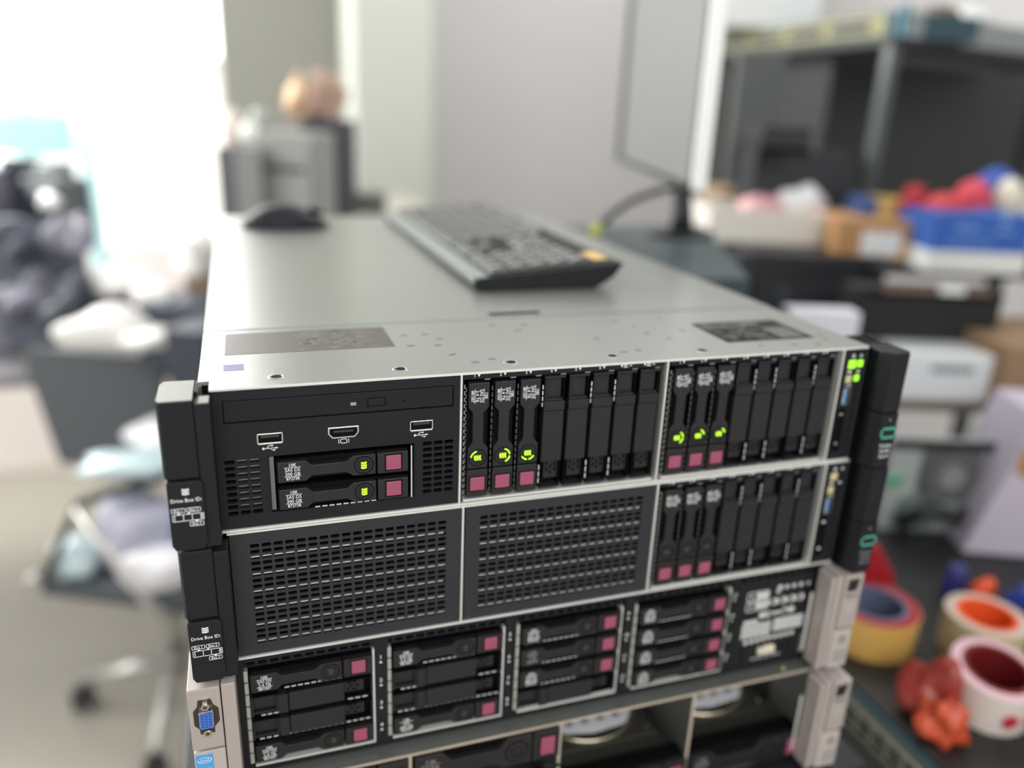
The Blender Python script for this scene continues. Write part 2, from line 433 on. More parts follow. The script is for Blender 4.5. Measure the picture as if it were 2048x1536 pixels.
# ------------------------------------------------------------------ the two black servers on top
def dark_server(loc, label, boxes, lit_panel, top):
    R = thing('rack_server', label, 'server', loc, 0, 'servers in the rack stack')
    H = 87.4
    # casing: steel tub behind the front bays
    part('chassis', MB().box(0, 443.5, 10, 690, -H, -1.5), STEEL, R)
    part('bay_recess', MB().box(2, 443.4, 9.2, 10, -H+1, -1), DRK, R)
    lid = MB()
    lid.prismz([(6, -.5), (443.6, -.5), (445, 1), (445, 117.4), (0, 117.4), (0, 13), (6, 13)], -1.3, 0)
    part('front_cover', lid, LID, R, label='front steel cover with stickers' if top else None)
    part('top_cover', MB().box(-.4, 445.4, 118.2, 690, -1.3, .5).box(-.4, 0, 118, 690, -30, .5).box(445, 445.4, 118, 690, -30, .5), LID, R, label='long steel lid')
    part('cover_lip', MB().box(6, 443.6, -1.1, -.4, -1.35, -.1), ZINC, R)
    part('side_wall', MB().box(-.3, .3, 0, 118, -H, -1.3), STEEL, R); part('side_wall', MB().box(443.4, 444.4, 0, 118, -H, -1.3), STEEL, R)
    part('bottom_edge', MB().box(6, 443.8, -1.4, 10, -H, -H+1.35), ZINC, R, label='bright bottom edge of the casing')
    for x in (146.2, 283.9, 422.9):
        part('divider', MB().box(x-.55, x+.55, -1.4, 9, -H+1.3, -1.3), ZINC, R)
        part('divider_post', MB().box(x+.6, x+1.7, 0, 9, -H+1.3, -1.3), BLK, R)
    # drive boxes of eight upright slots
    for x0, pitch, items in boxes:
        part('number_strip', MB().box(x0-2, x0+8*pitch+1, -.4, 9, -4.6, -1.3), BLK, R)
        nm = MB()
        for i in range(8):
            cx = x0+i*pitch+6.0
            if x0 < 200 and i > 5:
                nm.prism([(cx-3.4, -1.7), (cx-1.6, -1.7), (cx-2.5, -3.4)], -.5, -.4)
                nm.ring(cx, -2.6, .6, 1.0, -.5, -.4, seg=8); bar(nm, cx-1.2, cx+2.0, -1.9, -1.6, -.4); bar(nm, cx-1.2, cx+2, -3.6, -3.3, -.4); bar(nm, cx+3, cx+4.6, -2.8, -2.3, -.4)
            else:
                nm.add(text_mb([(str(i+1), 2.7, cx-1.2, -3.5)], -.5))
                nm.prism([(cx+.6, -1.7), (cx+2.4, -1.7), (cx+1.5, -3.4)], -.5, -.4)
        part('slot_numbers', nm, WHT, R)
        tk = MB()
        for i in range(8): tk.box(x0+i*pitch+11, x0+i*pitch+14.6, -.7, 0, -5.3, -4.7)
        part('strip_tab', tk, mat('dull_metal', (150, 150, 150), .4, metal=.5), R)
        part('cage_rail', MB().box(x0-1, x0+8*pitch-.5, -1.5, 9, -85.0, -83.6), ZINC, R)
        part('cage_wall', MB().box(x0+8*pitch-.6, x0+8*pitch+.6, -.2, 9, -83, -5.5), mat('cage_steel', (54, 56, 56), .35, metal=.5), R)
        for i, it in enumerate(items):
            x = x0+i*pitch
            if it is None: blank(R, x, -5.3, True, 'ends' if (i*7+int(x0)) % 3 else None)
            else: drive(R, x, -5.3, True, '10K24', it[0], 'dull')
        _g = MB()
        for k in range(18): _g.box(x0-1.5, x0-.9, -.6, 0, -80+k*4.1, -77.4+k*4.1)
        part('vent_edge', _g, mat('dull_metal', (150, 150, 150), .4), R, kind='stuff')
    # right-hand control strip
    part('control_panel', MB().box(424.2, 443.2, -.8, 9, -H+1.4, -1.4), BLK, R, bevel=.2)
    L = LEDB if lit_panel else AMB
    for (a, b, c, d), m, nme, lb in (((428.6, 434.8, -15.6, -9.4), L, 'power_light', 'power light'), ((436.2, 440.8, -14.8, -9.6), LEDB if lit_panel else BLK, 'health_light', 'health light'),
                         ((428.2, 433.4, -26.2, -20.6), AMB, 'unit_light', 'unlit beige light'), ((435.6, 439.6, -25.4, -20.6), LEDB if lit_panel else BLK, 'network_light', 'network light')):
        part(nme, MB().box(a, b, -1.4, -.7, c, d), m, R, bevel=.4)
    ic = MB().ring(431.9, -6.6, .8, 1.3, -.95, -.8, seg=12); bar(ic, 431.7, 432.1, -6.4, -4.8, -.8)
    bar(ic, 437, 440, -6.9, -6.4, -.8); bar(ic, 438.2, 438.9, -8, -5.2, -.8)
    bar(ic, 429, 432.4, -18.8, -17.4, -.8); bar(ic, 437, 439.4, -18.8, -17.4, -.8)
    ic.add(usb_icon(432, -28.4, -.8, .62))
    part('panel_symbols', ic, WHT, R)
    part('usb_port', MB().box(428.4, 429.2, -1.5, 0, -42.6, -30.4).box(433.4, 434.2, -1.5, 0, -42.6, -30.4).box(429, 433.6, -1.5, 0, -31, -30.4).box(429, 433.6, -1.5, 0, -42.6, -42), CHROME, R)
    part('usb_tongue', MB().box(429.4, 431.6, -1.3, 0, -41.4, -31.6), USBB, R, label='blue plastic tongue')
    part('service_slot', MB().box(426.6, 427.2, -1.3, 0, -80, -46).box(432.6, 433.2, -1.3, 0, -80, -46).box(427, 433, -1, -.8, -80, -46), DRK, R)
    part('service_mark', MB().box(428.6, 431.4, -1.2, -.9, -51, -49.6).disc(430, -73.2, 1.1, -1.2, -.9, 10), GRYP if lit_panel else WHT, R)
    # left ear
    part('left_ear', MB().prismz([(-19.5, -13), (-18, -16), (-1.6, -16), (-1.6, 17), (-17.5, 17), (-19.5, 12)], -44.2, -.4), BLK, R, bevel=.6, label='plain black upper ear block')
    part('left_ear_post', MB().box(-1.4, 6.6, -15.5, -1.4, -H+.6, -2.6).box(-1.4, 0, -1.4, 17, -H+.6, -.6), BLK, R, bevel=.5)
    part('left_ear_plate', MB().prism([(-18.4, -45.2), (-1.8, -45.2), (-.2, -47), (-.2, -83), (-2.4, -86.2), (-16.6, -86.2), (-18.4, -83)], -17.6, 14), BLK, R, bevel=.5)
    part('ear_print', drive_box_print(R, -18.2, -46.4, -17.65), WHT, R)
    # right ear
    part('right_ear', MB().prismz([(445.6, 8), (445.6, -12), (449.5, -20), (462.5, -20), (466, -16), (466, 6)], -44.4, -.2), BLK, R, bevel=.9, label='plain black upper ear block')
    part('right_ear_plate', MB().prismz([(445.6, 8), (445.6, -12), (449.5, -20.6), (463, -20.6), (466, -17), (466, 6)], -86.8, -45.2), BLK, R, bevel=.9)
    part('right_ear_core', MB().box(444.8, 464, -8, 30, -H+.6, -1), DRK, R)
    lg = MB()
    for q in ((450.0, 463.8, -56.8, -55.2), (450.0, 463.8, -63.6, -62.0), (450.0, 451.4, -63.6, -55.2), (462.4, 463.8, -63.6, -55.2)): bar(lg, *q, -20.7)
    part('green_frame_mark', lg, GRN, R, label='hollow green rectangle emblem')
    part('model_print', text_mb([('ProLiant', 3.6, 456.6, -70.2, 'CENTER', .85), ('DL560', 3.6, 456.6, -74.4, 'CENTER', .9), ('Gen10', 3.6, 456.6, -78.6, 'CENTER', .9)], -20.75), WHT if lit_panel else GRYP, R)
    part('ear_dot', MB().disc(456, -49.2, .7, -20.8, -20.5, 10), GRYP, R)
    return R

A = dark_server((0, 0, 0), 'topmost black rack server in the stack, green lights glowing', [
    (149.6, 16.35, [([(190, 262)],), ([(20, 82), (98, 168)],), ([(-62, -8), (8, 62)],)]+[None]*5),
    (288.3, 16.1, [([(30, 86), (94, 150)],), ([(100, 160)],), ([(100, 150)],)]+[None]*5)], True, True)
B = dark_server((2.7, 0, -87.9), 'second black server from the top with two large vent grilles', [
    (288.3, 16.1, [(None,), (None,), (None,)]+[None]*5)], False, False)

part('ear_top_sheen', MB().prismz([(-19.3, -12.6), (-17.8, -15.6), (-1.8, -15.6), (-1.8, 16.8), (-17.4, 16.8), (-19.3, 11.6)], -.35, 0), mat('ear_sheen_tone', (132, 132, 124), .5, metal=.4), A, label='window sheen on the left ear top, put in as a pale sheet')  # window reflection on black plastic, put in as a pale sheet
part('ear_post_sheen', MB().box(1.0, 6.2, -15.0, -4.5, -2.6, -2.2), mat('ear_sheen_tone', (132, 132, 124), .5), A, bevel=.2)  # the same painted sheen on the ear post
# ---- top server, left bay: media panel
def media_panel(R):
    plate = holes_panel(10, 30, -78.2, -42.2, 3, 9, 5.6, 2.5, 0, 3)
    plate.box(6.6, 10, 0, 3, -85.9, -1.4).box(10, 30, 0, 3, -42.2, -21).box(10, 30, 0, 3, -85.9, -78.2)
    plate.box(30, 122.6, 0, 3, -42.6, -21).box(30, 122.6, 0, 3, -85.9, -78.2).box(30, 33.6, 0, 3, -78.2, -42.6).box(118.6, 122.6, 0, 3, -78.2, -42.6)
    plate.add(holes_panel(122.6, 142.6, -77.6, -41.6, 3, 9, 5.6, 2.5, 0, 3))
    plate.box(142.6, 145.4, 0, 3, -85.9, -1.4).box(122.6, 142.6, 0, 3, -41.6, -21).box(122.6, 142.6, 0, 3, -85.9, -77.6)
    plate.box(10, 142.6, 0, 3, -7.6, -1.4).box(10, 12, 0, 3, -21, -7.6).box(141.8, 142.6, 0, 3, -21, -7.6)
    part('media_panel', plate, BLK, R)
    bl = MB()
    for k in range(1, 9): bl.box(17, 30, 3.1, 4, -78+k*4+.9, -78+k*4+1.25)
    part('inner_slat', bl, ZINC, R)
    o = part('optical_drive', MB().box(12.4, 141.4, .3, 8, -20.4, -8.2), mat('tray_plastic', (26, 26, 29), .55, spec=.24, bump=.4, scale=1500), R, bevel=.3)
    part('eject_button', MB().box(91.2, 100.8, -.2, .4, -16.6, -12.6), BLK, o, bevel=.3)
    part('button_groove', MB().box(90.6, 101.4, .22, .32, -17.1, -12.1), DRK, o)
    part('activity_window', MB().box(81, 84.2, -.1, .4, -15.6, -13.8), mat('grey_lens', (150, 150, 152), .4), o)
    part('pinhole', MB().disc(111.6, -15.2, .7, .15, .35, 10), DRK, o)
    for cx in (35.8, 122.2):
        u = part('usb_port', MB().box(cx-7, cx+7, -.8, 3, -34.9, -33.9).box(cx-7, cx+7, -.8, 3, -28.9, -28.3).box(cx-7, cx-6.3, -.8, 3, -34.9, -28.3).box(cx+6.3, cx+7, -.8, 3, -34.9, -28.3), CHROME, R, bevel=.15)
        part('port_cavity', MB().box(cx-6.3, cx+6.3, -.1, .05, -33.9, -28.9), DRK, u)
        part('port_tongue', MB().box(cx-5, cx+5, -.6, .1, -30.8, -29.4), mat('dark_tongue', (52, 50, 50), .5), u)
        part('usb_symbol', usb_icon(cx, -37.6, 0, .95), WHT, R)
    cx = 76.5
    u = part('display_port', MB().prism([(cx-8.8, -28), (cx+8.8, -28), (cx+8.8, -32.2), (cx+6.4, -35), (cx-6.4, -35), (cx-8.8, -32.2)], -.7, .2), CHROME, R, bevel=.2)
    part('port_cavity', MB().prism([(cx-7.9, -28.8), (cx+7.9, -28.8), (cx+7.9, -32), (cx+6, -34.1), (cx-6, -34.1), (cx-7.9, -32)], -.8, -.65), DRK, u)
    part('port_tongue', MB().box(cx-5.6, cx+5.6, -1, -.6, -31.2, -30), mat('dark_tongue', (52, 50, 50), .5), u)
    m = MB()
    for q in ((-2, 2, -38.6, -38.2), (-2, 2, -36.1, -35.7), (-2.0, -1.6, -38.6, -35.7), (1.6, 2, -38.6, -35.7), (-3, -2.7, -38.6, -35.7), (2.7, 3, -38.6, -35.7)): bar(m, cx+q[0], cx+q[1], q[2], q[3], 0)
    part('display_symbol', m, WHT, R)
    part('drive_cage', MB().box(33.6, 34.4, -.6, 6, -78, -42.8).box(115.6, 116.3, -1.2, 6, -78, -42.8).box(117.6, 118.4, -.3, 6, -78, -42.8).box(33.6, 118.4, -.4, 6, -78.4, -77.8), BLK, R)
    part('cage_edge', MB().box(115.6, 116.3, -1.6, -1.2, -77.4, -43.4), ZINC, R)
    part('cage_strip', MB().box(34.6, 37.0, 1, 3, -77, -43.4), STEEL, R)
    drive(R, 37.7, -59.4, False, '10K300', [], None); drive(R, 37.7, -76.6, False, '10K300', [], 'short')
media_panel(A)
# stickers and punched holes on the top cover
st = part('rating_sticker', MB().box(13.6, 118, 60.5, 109, 0, .15), mat('silver_sticker', (92, 89, 84), .4, metal=.3), A, label='silver rating label with faint print')
def tiny_print(n, x0, x1, y0, y1, seed, hs=1.0, wmin=3, wmax=14):
    r = random.Random(seed); mb = MB()
    for _ in range(n):
        x = r.uniform(x0, x1-wmax); y = y0+round(r.uniform(0, 1)*((y1-y0)/2.6))*2.6; wd = r.uniform(wmin, wmax)
        mb.box(x, x+wd, y, y+hs, .15, .2)
    return mb
stp = tiny_print(60, 55, 114, 64, 104, 1, .7, 2, 9)
part('sticker_print', stp, mat('pale_print', (146, 144, 138), .5), st)
st2 = part('service_sticker', MB().box(346, 419.5, 27, 78, 0, .15), mat('dark_sticker', (30, 30, 31), .6, spec=.2), A, label='dark service label with a diagram')
part('sticker_print', tiny_print(46, 350, 392, 31, 74, 2, 1.0, 3, 15), mat('mid_print', (120, 120, 118), .5), st2)
part('sticker_panel', MB().box(394, 415, 31, 58, .15, .2).box(350, 372, 62, 74, .15, .2).box(376, 400, 66, 74, .15, .2), mat('mid_print2', (84, 84, 82), .5), st2)
part('small_sticker', MB().box(13.2, 24.4, 29.5, 41, 0, .12), mat('lilac_sticker', (118, 121, 156), .5), A)
part('latch_slot', MB().box(202, 243, 126, 133, .5, .7), DRK, A, label='black latch slot')
hs = MB(); hr = MB()
for hx in (41.8, 112.5, 181.8, 250.9, 317.5):
    hs.prismz([(hx+3.1*math.cos(k*math.pi/7), 13.6+3.1*math.sin(k*math.pi/7)) for k in range(14)], 0.02, .1)
    for k in range(20):
        pass
    n = len(hr.v)
    hr.lathe([(3.1, .02), (3.4, .35), (4.6, .3), (5.0, 0)], 20, (hx, 13.6, 0))
part('punched_hole', hs, DRK, A, kind='stuff'); part('hole_rim', hr, LID, A, smooth=True, kind='stuff')
fl = MB(); r_ = random.Random(4)
for x, y in ((128, 85), (143, 85), (128, 60), (146, 58), (160, 18), (172, 22), (210, 84), (292, 96), (300, 60), (330, 62), (262, 20), (274, 22), (196, 100), (220, 98), (392, 14), (410, 12), (424, 22), (428, 32), (366, 16), (330, 98)):
    fl.prismz([(x+3*math.cos(k*math.pi/5), y+1.5*math.sin(k*math.pi/5)) for k in range(10)], 0.01, .12)
part('rivet_spot', fl, STEEL, A, kind='stuff')
sl = MB()
for x, y, a in ((150, 72, -.5), (150, 36, -.5), (309, 44, -.5), (258, 54, .3), (300, 80, -.7)):
    sl.prismz([(x-2.5, y-.4+a), (x+2.5, y-.4-a), (x+2.5, y+.5-a), (x-2.5, y+.5+a)], .01, .1)
part('punched_slot', sl, DRK, A, kind='stuff')

# ---- second server: two grilles
for k, (gx0, gx1, bx0, bx1) in enumerate(((17.3, 136.3, 7, 145.2), (157.3, 274.3, 148.2, 283))):
    g = part('vent_grille', holes_panel(gx0, gx1, -79.4, -8.8, 18, 18, 5.3, 2.5, 0, 1.4, (bx0, bx1, -86, -1.4)), BLK2, B, label='dark plate with eighteen rows of slots')
    sl = MB()
    for j in range(6): sl.box(gx0+(0 if j % 2 else 1), gx1-(j % 3), 1.5, 2.6, -79.4+70.6/18*(3*j+.36), -79.4+70.6/18*(3*j+.36)+.75)
    part('inner_slat', sl, ZINC, g, label='bright metal edges behind the slots')
    part('grille_back', MB().box(bx0, bx1, 8.6, 9, -86, -1.4), DRK, g)

# ------------------------------------------------------------------ silver-eared servers below
def silver_ears(R, H, low, hide_left=False):
    # left ear
    if not hide_left:
        part('left_ear', MB().box(-19.8, -1.8, -20, 18, -H*.505, -.6), BEIGE, R, bevel=.6, label='champagne ear block with a video port')
        part('left_ear_post', MB().box(-1.2, 6.8, -19, 4, -H+.4, -.6), BEIGE, R, bevel=.5)
        part('left_ear_flap', MB().box(-19.6, -1.8, -19.4, 18, -H, -H*.53), BEIGE2, R, bevel=.6)
        cx, cz = -10.4, -20.6
        oc = [(cx-4, cz+12.5), (cx+3, cz+12.5), (cx+4.4, cz+8), (cx+7, cz+5), (cx+7.2, cz-4), (cx+4, cz-8), (cx+4, cz-12), (cx-4, cz-12), (cx-4.4, cz-8), (cx-7, cz-5), (cx-7, cz+5), (cx-4.6, cz+8)]
        v = part('video_port', MB().prism(oc, -20.25, -19.8), mat('port_recess', (66, 58, 50), .35, metal=.4), R, label='fifteen-hole blue video socket')
        part('port_shell', MB().prism([(cx-4, cz+5.6), (cx+3.6, cz+6.6), (cx+4.2, cz+5.4), (cx+4, cz-5.2), (cx+3, cz-6.4), (cx-3, cz-6.4), (cx-4, cz-5)], -23.2, -20), CHROME, v, bevel=.3)
        part('port_insert', MB().prism([(cx-3.5, cz+5.0), (cx+3.2, cz+5.8), (cx+3.7, cz+4.9), (cx+3.5, cz-4.8), (cx+2.7, cz-5.8), (cx-2.7, cz-5.8), (cx-3.5, cz-4.6)], -23.5, -22.9), BLUE, v, label='blue socket face')
        ph = MB()
        for i in range(3):
            for j in range(5): ph.disc(cx-2.1+i*2.1, cz+3.9-j*1.95-(i == 1)*.8+(i == 2)*.5, .42, -23.6, -23.4, 8)
        part('pin_hole', ph, mat('pin_dark', (24, 40, 96), .6), v, kind='stuff')
        for zz in (cz+9.3, cz-9.6):
            part('hex_screw', MB().prism([(cx+2.6*math.cos(k*math.pi/3), zz+2.6*math.sin(k*math.pi/3)) for k in range(6)], -23.4, -20).ring(cx, zz, 1.2, 2.2, -23.6, -23.3, seg=12), CHROME, v)
            part('screw_bore', MB().disc(cx, zz, 1.2, -23.5, -23.3, 12), mat('bore', (92, 78, 64), .4, metal=.6), v)
        s_ = part('chip_sticker', MB().box(-18.8, -9.2, -19.7, -19.4, -H+18, -H*.555), mat('sky_blue_sticker', (74, 156, 214), .4), R, label='sky-blue processor sticker')
        e = MB()
        n0 = len(e.v)
        for k in range(24):
            a0 = 2*math.pi*k/24+.5
            if 2.2 < a0 < 2.7: continue
            a1 = a0+2*math.pi/24*1.05
            p = [(-14+r*math.cos(a), -52.6+r*.52*math.sin(a)) for a, r in ((a0, 3.6), (a0, 4.1), (a1, 4.1), (a1, 3.6))]
            e.prism(p, -19.8, -19.7)
        e.add(text_mb([('intel', 2.8, -14, -53.4), ('XEON', 2.6, -14, -60.2)], -19.85))
        part('sticker_print', e, WHT, s_)
    # right ear: champagne column, recess strip, lower flap
    part('right_ear', MB().box(447.2, 464, -20, 16, -H*.55, -.4), BEIGE, R, bevel=.8)
    part('right_ear_post', MB().box(434.6, 438.6, -19.4, -4, -H+4, -1).box(440, 446.4, -18.8, 10, -H+4, -.6), BEIGE, R, bevel=.5)
    fl = part('right_ear_flap', MB().box(444.6 if not low else 443, 461.8, -21, 14, -H+4, -H*.57), BEIGE2, R, bevel=.7)
    part('ear_core', MB().box(438, 446.6, -8, 40, -H+1, -1), STEEL, R); part('latch_rod', MB().box(430.6, 432.4, -5, -3.6, -76, -22), ZINC, R, bevel=.3)
    part('ear_socket', MB().prism([(450.2, -4.2), (460.4, -4.2), (458.6, -14.6), (449.6, -14.6)], -20.3, -19.9), mat('socket_black', (26, 22, 24), .6), R)
    ic = MB(); bar(ic, 449.4, 456, -19.8, -18.0, -20.02); ic.ring(459, -19.4, 1.0, 1.8, -20.1, -20, seg=12)
    part('ear_symbols', ic, mat('brown_print', (96, 84, 80), .6), R)
    part('model_print', text_mb([('ProLiant', 3.2, 455.2, -27.4, 'CENTER', .9), ('DL380', 3.2, 455.2, -31.4, 'CENTER', .9), ('Gen9', 3.0, 455.2, -35.2, 'CENTER', .9)], -20.1), mat('faint_print', (206, 198, 192), .5), R)
    part('round_emblem', MB().ring(453.6, -58.2, 2.5, 3.5, -21.15, -21, seg=20).box(453.2, 454, -21.15, -21, -60, -56), mat('brown_print', (96, 84, 80), .6), fl)
    part('grey_patch', MB().box(447.6, 459.6, -21.1, -21, -79, -67), mat('grey_patch', (150, 146, 140), .6), fl)

H3 = 87.6
Cc = thing('rack_server', 'third server down, pale ears, blue video socket and four drive cages', 'server', (0, 0, -176.2), 0, 'servers in the rack stack')
part('chassis', MB().box(0, 445, 10, 690, -H3, -.6), STEEL, Cc)
part('bay_recess', MB().box(7, 444.6, 9.2, 10, -H3+.6, -.8), DRK, Cc)
silver_ears(Cc, H3, False)
fr = MB().box(7, 445, -.3, 9, -1.5, -.6).box(7, 445, -.3, 9, -H3, -82.2)
for xa, xb in ((7, 11.6), (91.4, 100.6), (181.6, 186.6), (187, 188.6), (271.4, 279.0), (361.6, 365.6), (438, 444.6)): fr.box(xa, xb, -.3, 9, -82.2, -1.5)
part('front_frame', fr, BLK, Cc)
sv = MB()
part('slotted_strip', holes_panel(12, 437, -6.2, -1.5, 60, 1, 5.4, 2.6, -.2, 2), BLK, Cc)
cages = ((12.6, ['10K24', None, None, '10K24']), (101.4, ['10K24', None, None, '10K600']), (190.2, ['ssd', 'sata', 'ssd', None]), (280.2, ['ssd', 'ssd', 'ssd', 'ssd']))
for ci, (x0, items) in enumerate(cages):
    part('cage_edge', MB().box(x0+77.6, x0+78.7, -1.6, 6, -81.6, -7.6), ZINC, Cc); part('cage_edge', MB().box(x0+1.6, x0+78.7, -1.6, 6, -82.4, -81.2), ZINC, Cc)
    for k in range(8): part('cage_tooth', MB().box(x0-1.4, x0+.9, -1.0, 4, -80+k*9.1, -72.2+k*9.1), mat('tooth_metal', (176, 176, 170), .4, metal=.4), Cc)
    for r in range(4):
        zc = -17.4-r*18.2-(1 if ci == 3 else 0)
        it = items[r]
        if it is None: blank(Cc, x0+1.2, zc-7.3, False, 'long' if r == 2 else 'ends')
        else: drive(Cc, x0+1.2, zc-7.3, False, it, None, 'long' if (r < 3 and ci > 1) else ('short' if r < 3 else None))
    nb = MB()
    if ci < 4:
        nx = {0: 95.6, 1: 184.4, 2: 274.4, 3: 363.4}[ci]
        for r in range(4):
            nb.add(text_mb([(str(1+r+4*(ci % 4)), 4.0, nx, -16.6-r*18.2)], -.45)); nb.prism([(nx-1, -20-r*18.2), (nx+1, -20-r*18.2), (nx, -18.2-r*18.2)], -.45, -.3)
    part('slot_numbers', nb, WHT, Cc)
# display card of cage five
dp = part('diagnostic_card', MB().box(366, 437, -.6, 9, -82, -6.6), BLK, Cc, bevel=.3, label='black card printed with a white circuit diagram')
hm = MB()
g = 377.5
def fr_(x0, x1, z0, z1, t=.6):
    for q in ((x0, x1, z0, z0+t), (x0, x1, z1-t, z1), (x0, x0+t, z0, z1), (x1-t, x1, z0, z1)): bar(hm, *q, -.62)
fr_(374.6, 394.5, -24.2, -15.4, .9); bar(hm, 383, 393.4, -22.6, -17, -.62); hm.disc(379, -19.6, 1.4, -.7, -.62, 10)
fr_(374.6, 394.5, -32.8, -24.2, .9); hm.disc(379, -28.4, 1.4, -.7, -.62, 10); bar(hm, 383, 393.4, -31, -26, -.62)
for k in range(4):
    hm.disc(400+k*8.2, -27.2, 3.3, -.7, -.62, 14); bar(hm, 394.5+k*8.2, 400+k*8.2, -29.4, -25, -.62)
for k in range(5): hm.disc(403.6+k*6.4, -15.4, 1.9 if k else 2.6, -.7, -.62, 12)
hm.disc(402.6, -18.2, 2, -.7, -.62, 12)
hm.disc(391, -38.0, 3, -.7, -.62, 12).disc(396.4, -38, 3, -.7, -.62, 12).disc(412, -37.2, 3, -.7, -.62, 12).disc(417.5, -37.2, 3, -.7, -.62, 12); bar(hm, 396, 414, -39, -36.6, -.62); bar(hm, 374.8, 387.6, -44, -41, -.62)
for k in range(6): bar(hm, 374.0+(k > 5)*2, 400.6, -46.4-k*2.2, -44.8-k*2.2, -.62); bar(hm, 403, 430.6, -45.0-k*2.0, -43.4-k*2.0, -.62)
for k in range(9): hm.disc(379.6+k*5.3, -61.4+k*.2, 2.1, -.7, -.62, 10)
part('card_print', hm, mat('soft_white_print', (196, 196, 194), .6), dp)
part('card_connector', MB().box(391, 406, -3.6, -.6, -73.5, -67.5).box(394, 404, -5, -3, -69.5, -64.8), mat('cream_connector', (214, 208, 186), .45), dp, bevel=.6, label='cream plastic plug')
part('card_slits', MB().box(386.6, 398, -.75, -.6, -79, -77.4).disc(401, -78, 1.6, -.75, -.6, 10).box(404, 414, -.75, -.6, -78.6, -77), GRYP, dp)
part('card_seam', MB().box(428, 429, -.9, -.6, -30, -12).box(377, 378, -.9, -.6, -80, -66).box(414, 415, -.9, -.6, -80, -66).box(420, 420.8, -.9, -.6, -80, -66), DRK, dp)
part('strip_screw', MB().box(431, 433.6, -1.6, 0, -80, -62), mat('dull_metal', (150, 150, 150), .4), Cc, bevel=.4)

# fourth server: open bays, big drives
H4 = 87.5
D = thing('rack_server', 'lowest server in view, pulled forward, with two open bays', 'server', (-2.2, -12, -264.6), 0, 'servers in the rack stack')
silver_ears(D, H4, True, hide_left=False)
part('chassis_cover', MB().box(2, 445, 0, 690, -1.2, 0), STEEL, D, label='grey steel cover ledge')
part('cover_lip', MB().box(2, 445, -.8, 0, -1.9, -.2), mat('pale_edge', (196, 184, 166), .4, metal=.3), D)
part('chassis_floor', MB().box(2, 445, 0, 690, -H4, -H4+1.2), STEEL, D)
part('side_wall', MB().box(444, 446, 0, 690, -H4, -1.2), STEEL, D)
part('side_wall', MB().box(2, 4, 0, 690, -H4, -1.2), STEEL, D)
part('wall_edge', MB().box(443.4, 446.2, -1, 0, -H4, -2), ZINC, D)
part('rear_plate', MB().box(4, 444, 178, 180, -H4+1.2, -1.2), DRK, D)
for x in (114.6, 224.0, 333.4):
    part('bay_wall', MB().box(x-.9, x+.9, 0, 178, -H4+1.2, -1.2), STEEL, D); part('wall_edge', MB().box(x-1.1, x+1.1, -.9, 0, -H4, -2), mat('pale_edge', (196, 184, 166), .4), D)
dots = MB()
for x, z in ((424, -18), (433, -22), (428, -30), (430, -12)): dots.box(442.6, 443.9, (x-400), (x-400)+5, z-3, z)
part('wall_tab', dots, mat('tab_metal', (140, 146, 140), .4, metal=.5), D)
part('rivet', MB().prismz([(417+1.6*math.cos(k*math.pi/5), 5+1.6*math.sin(k*math.pi/5)) for k in range(10)], 0, .5), mat('brass_rivet', (196, 196, 132), .4), D)
part('rivet', MB().prismz([(427+1.6*math.cos(k*math.pi/5), 7+1.6*math.sin(k*math.pi/5)) for k in range(10)], 0, .5), CHROME, D)
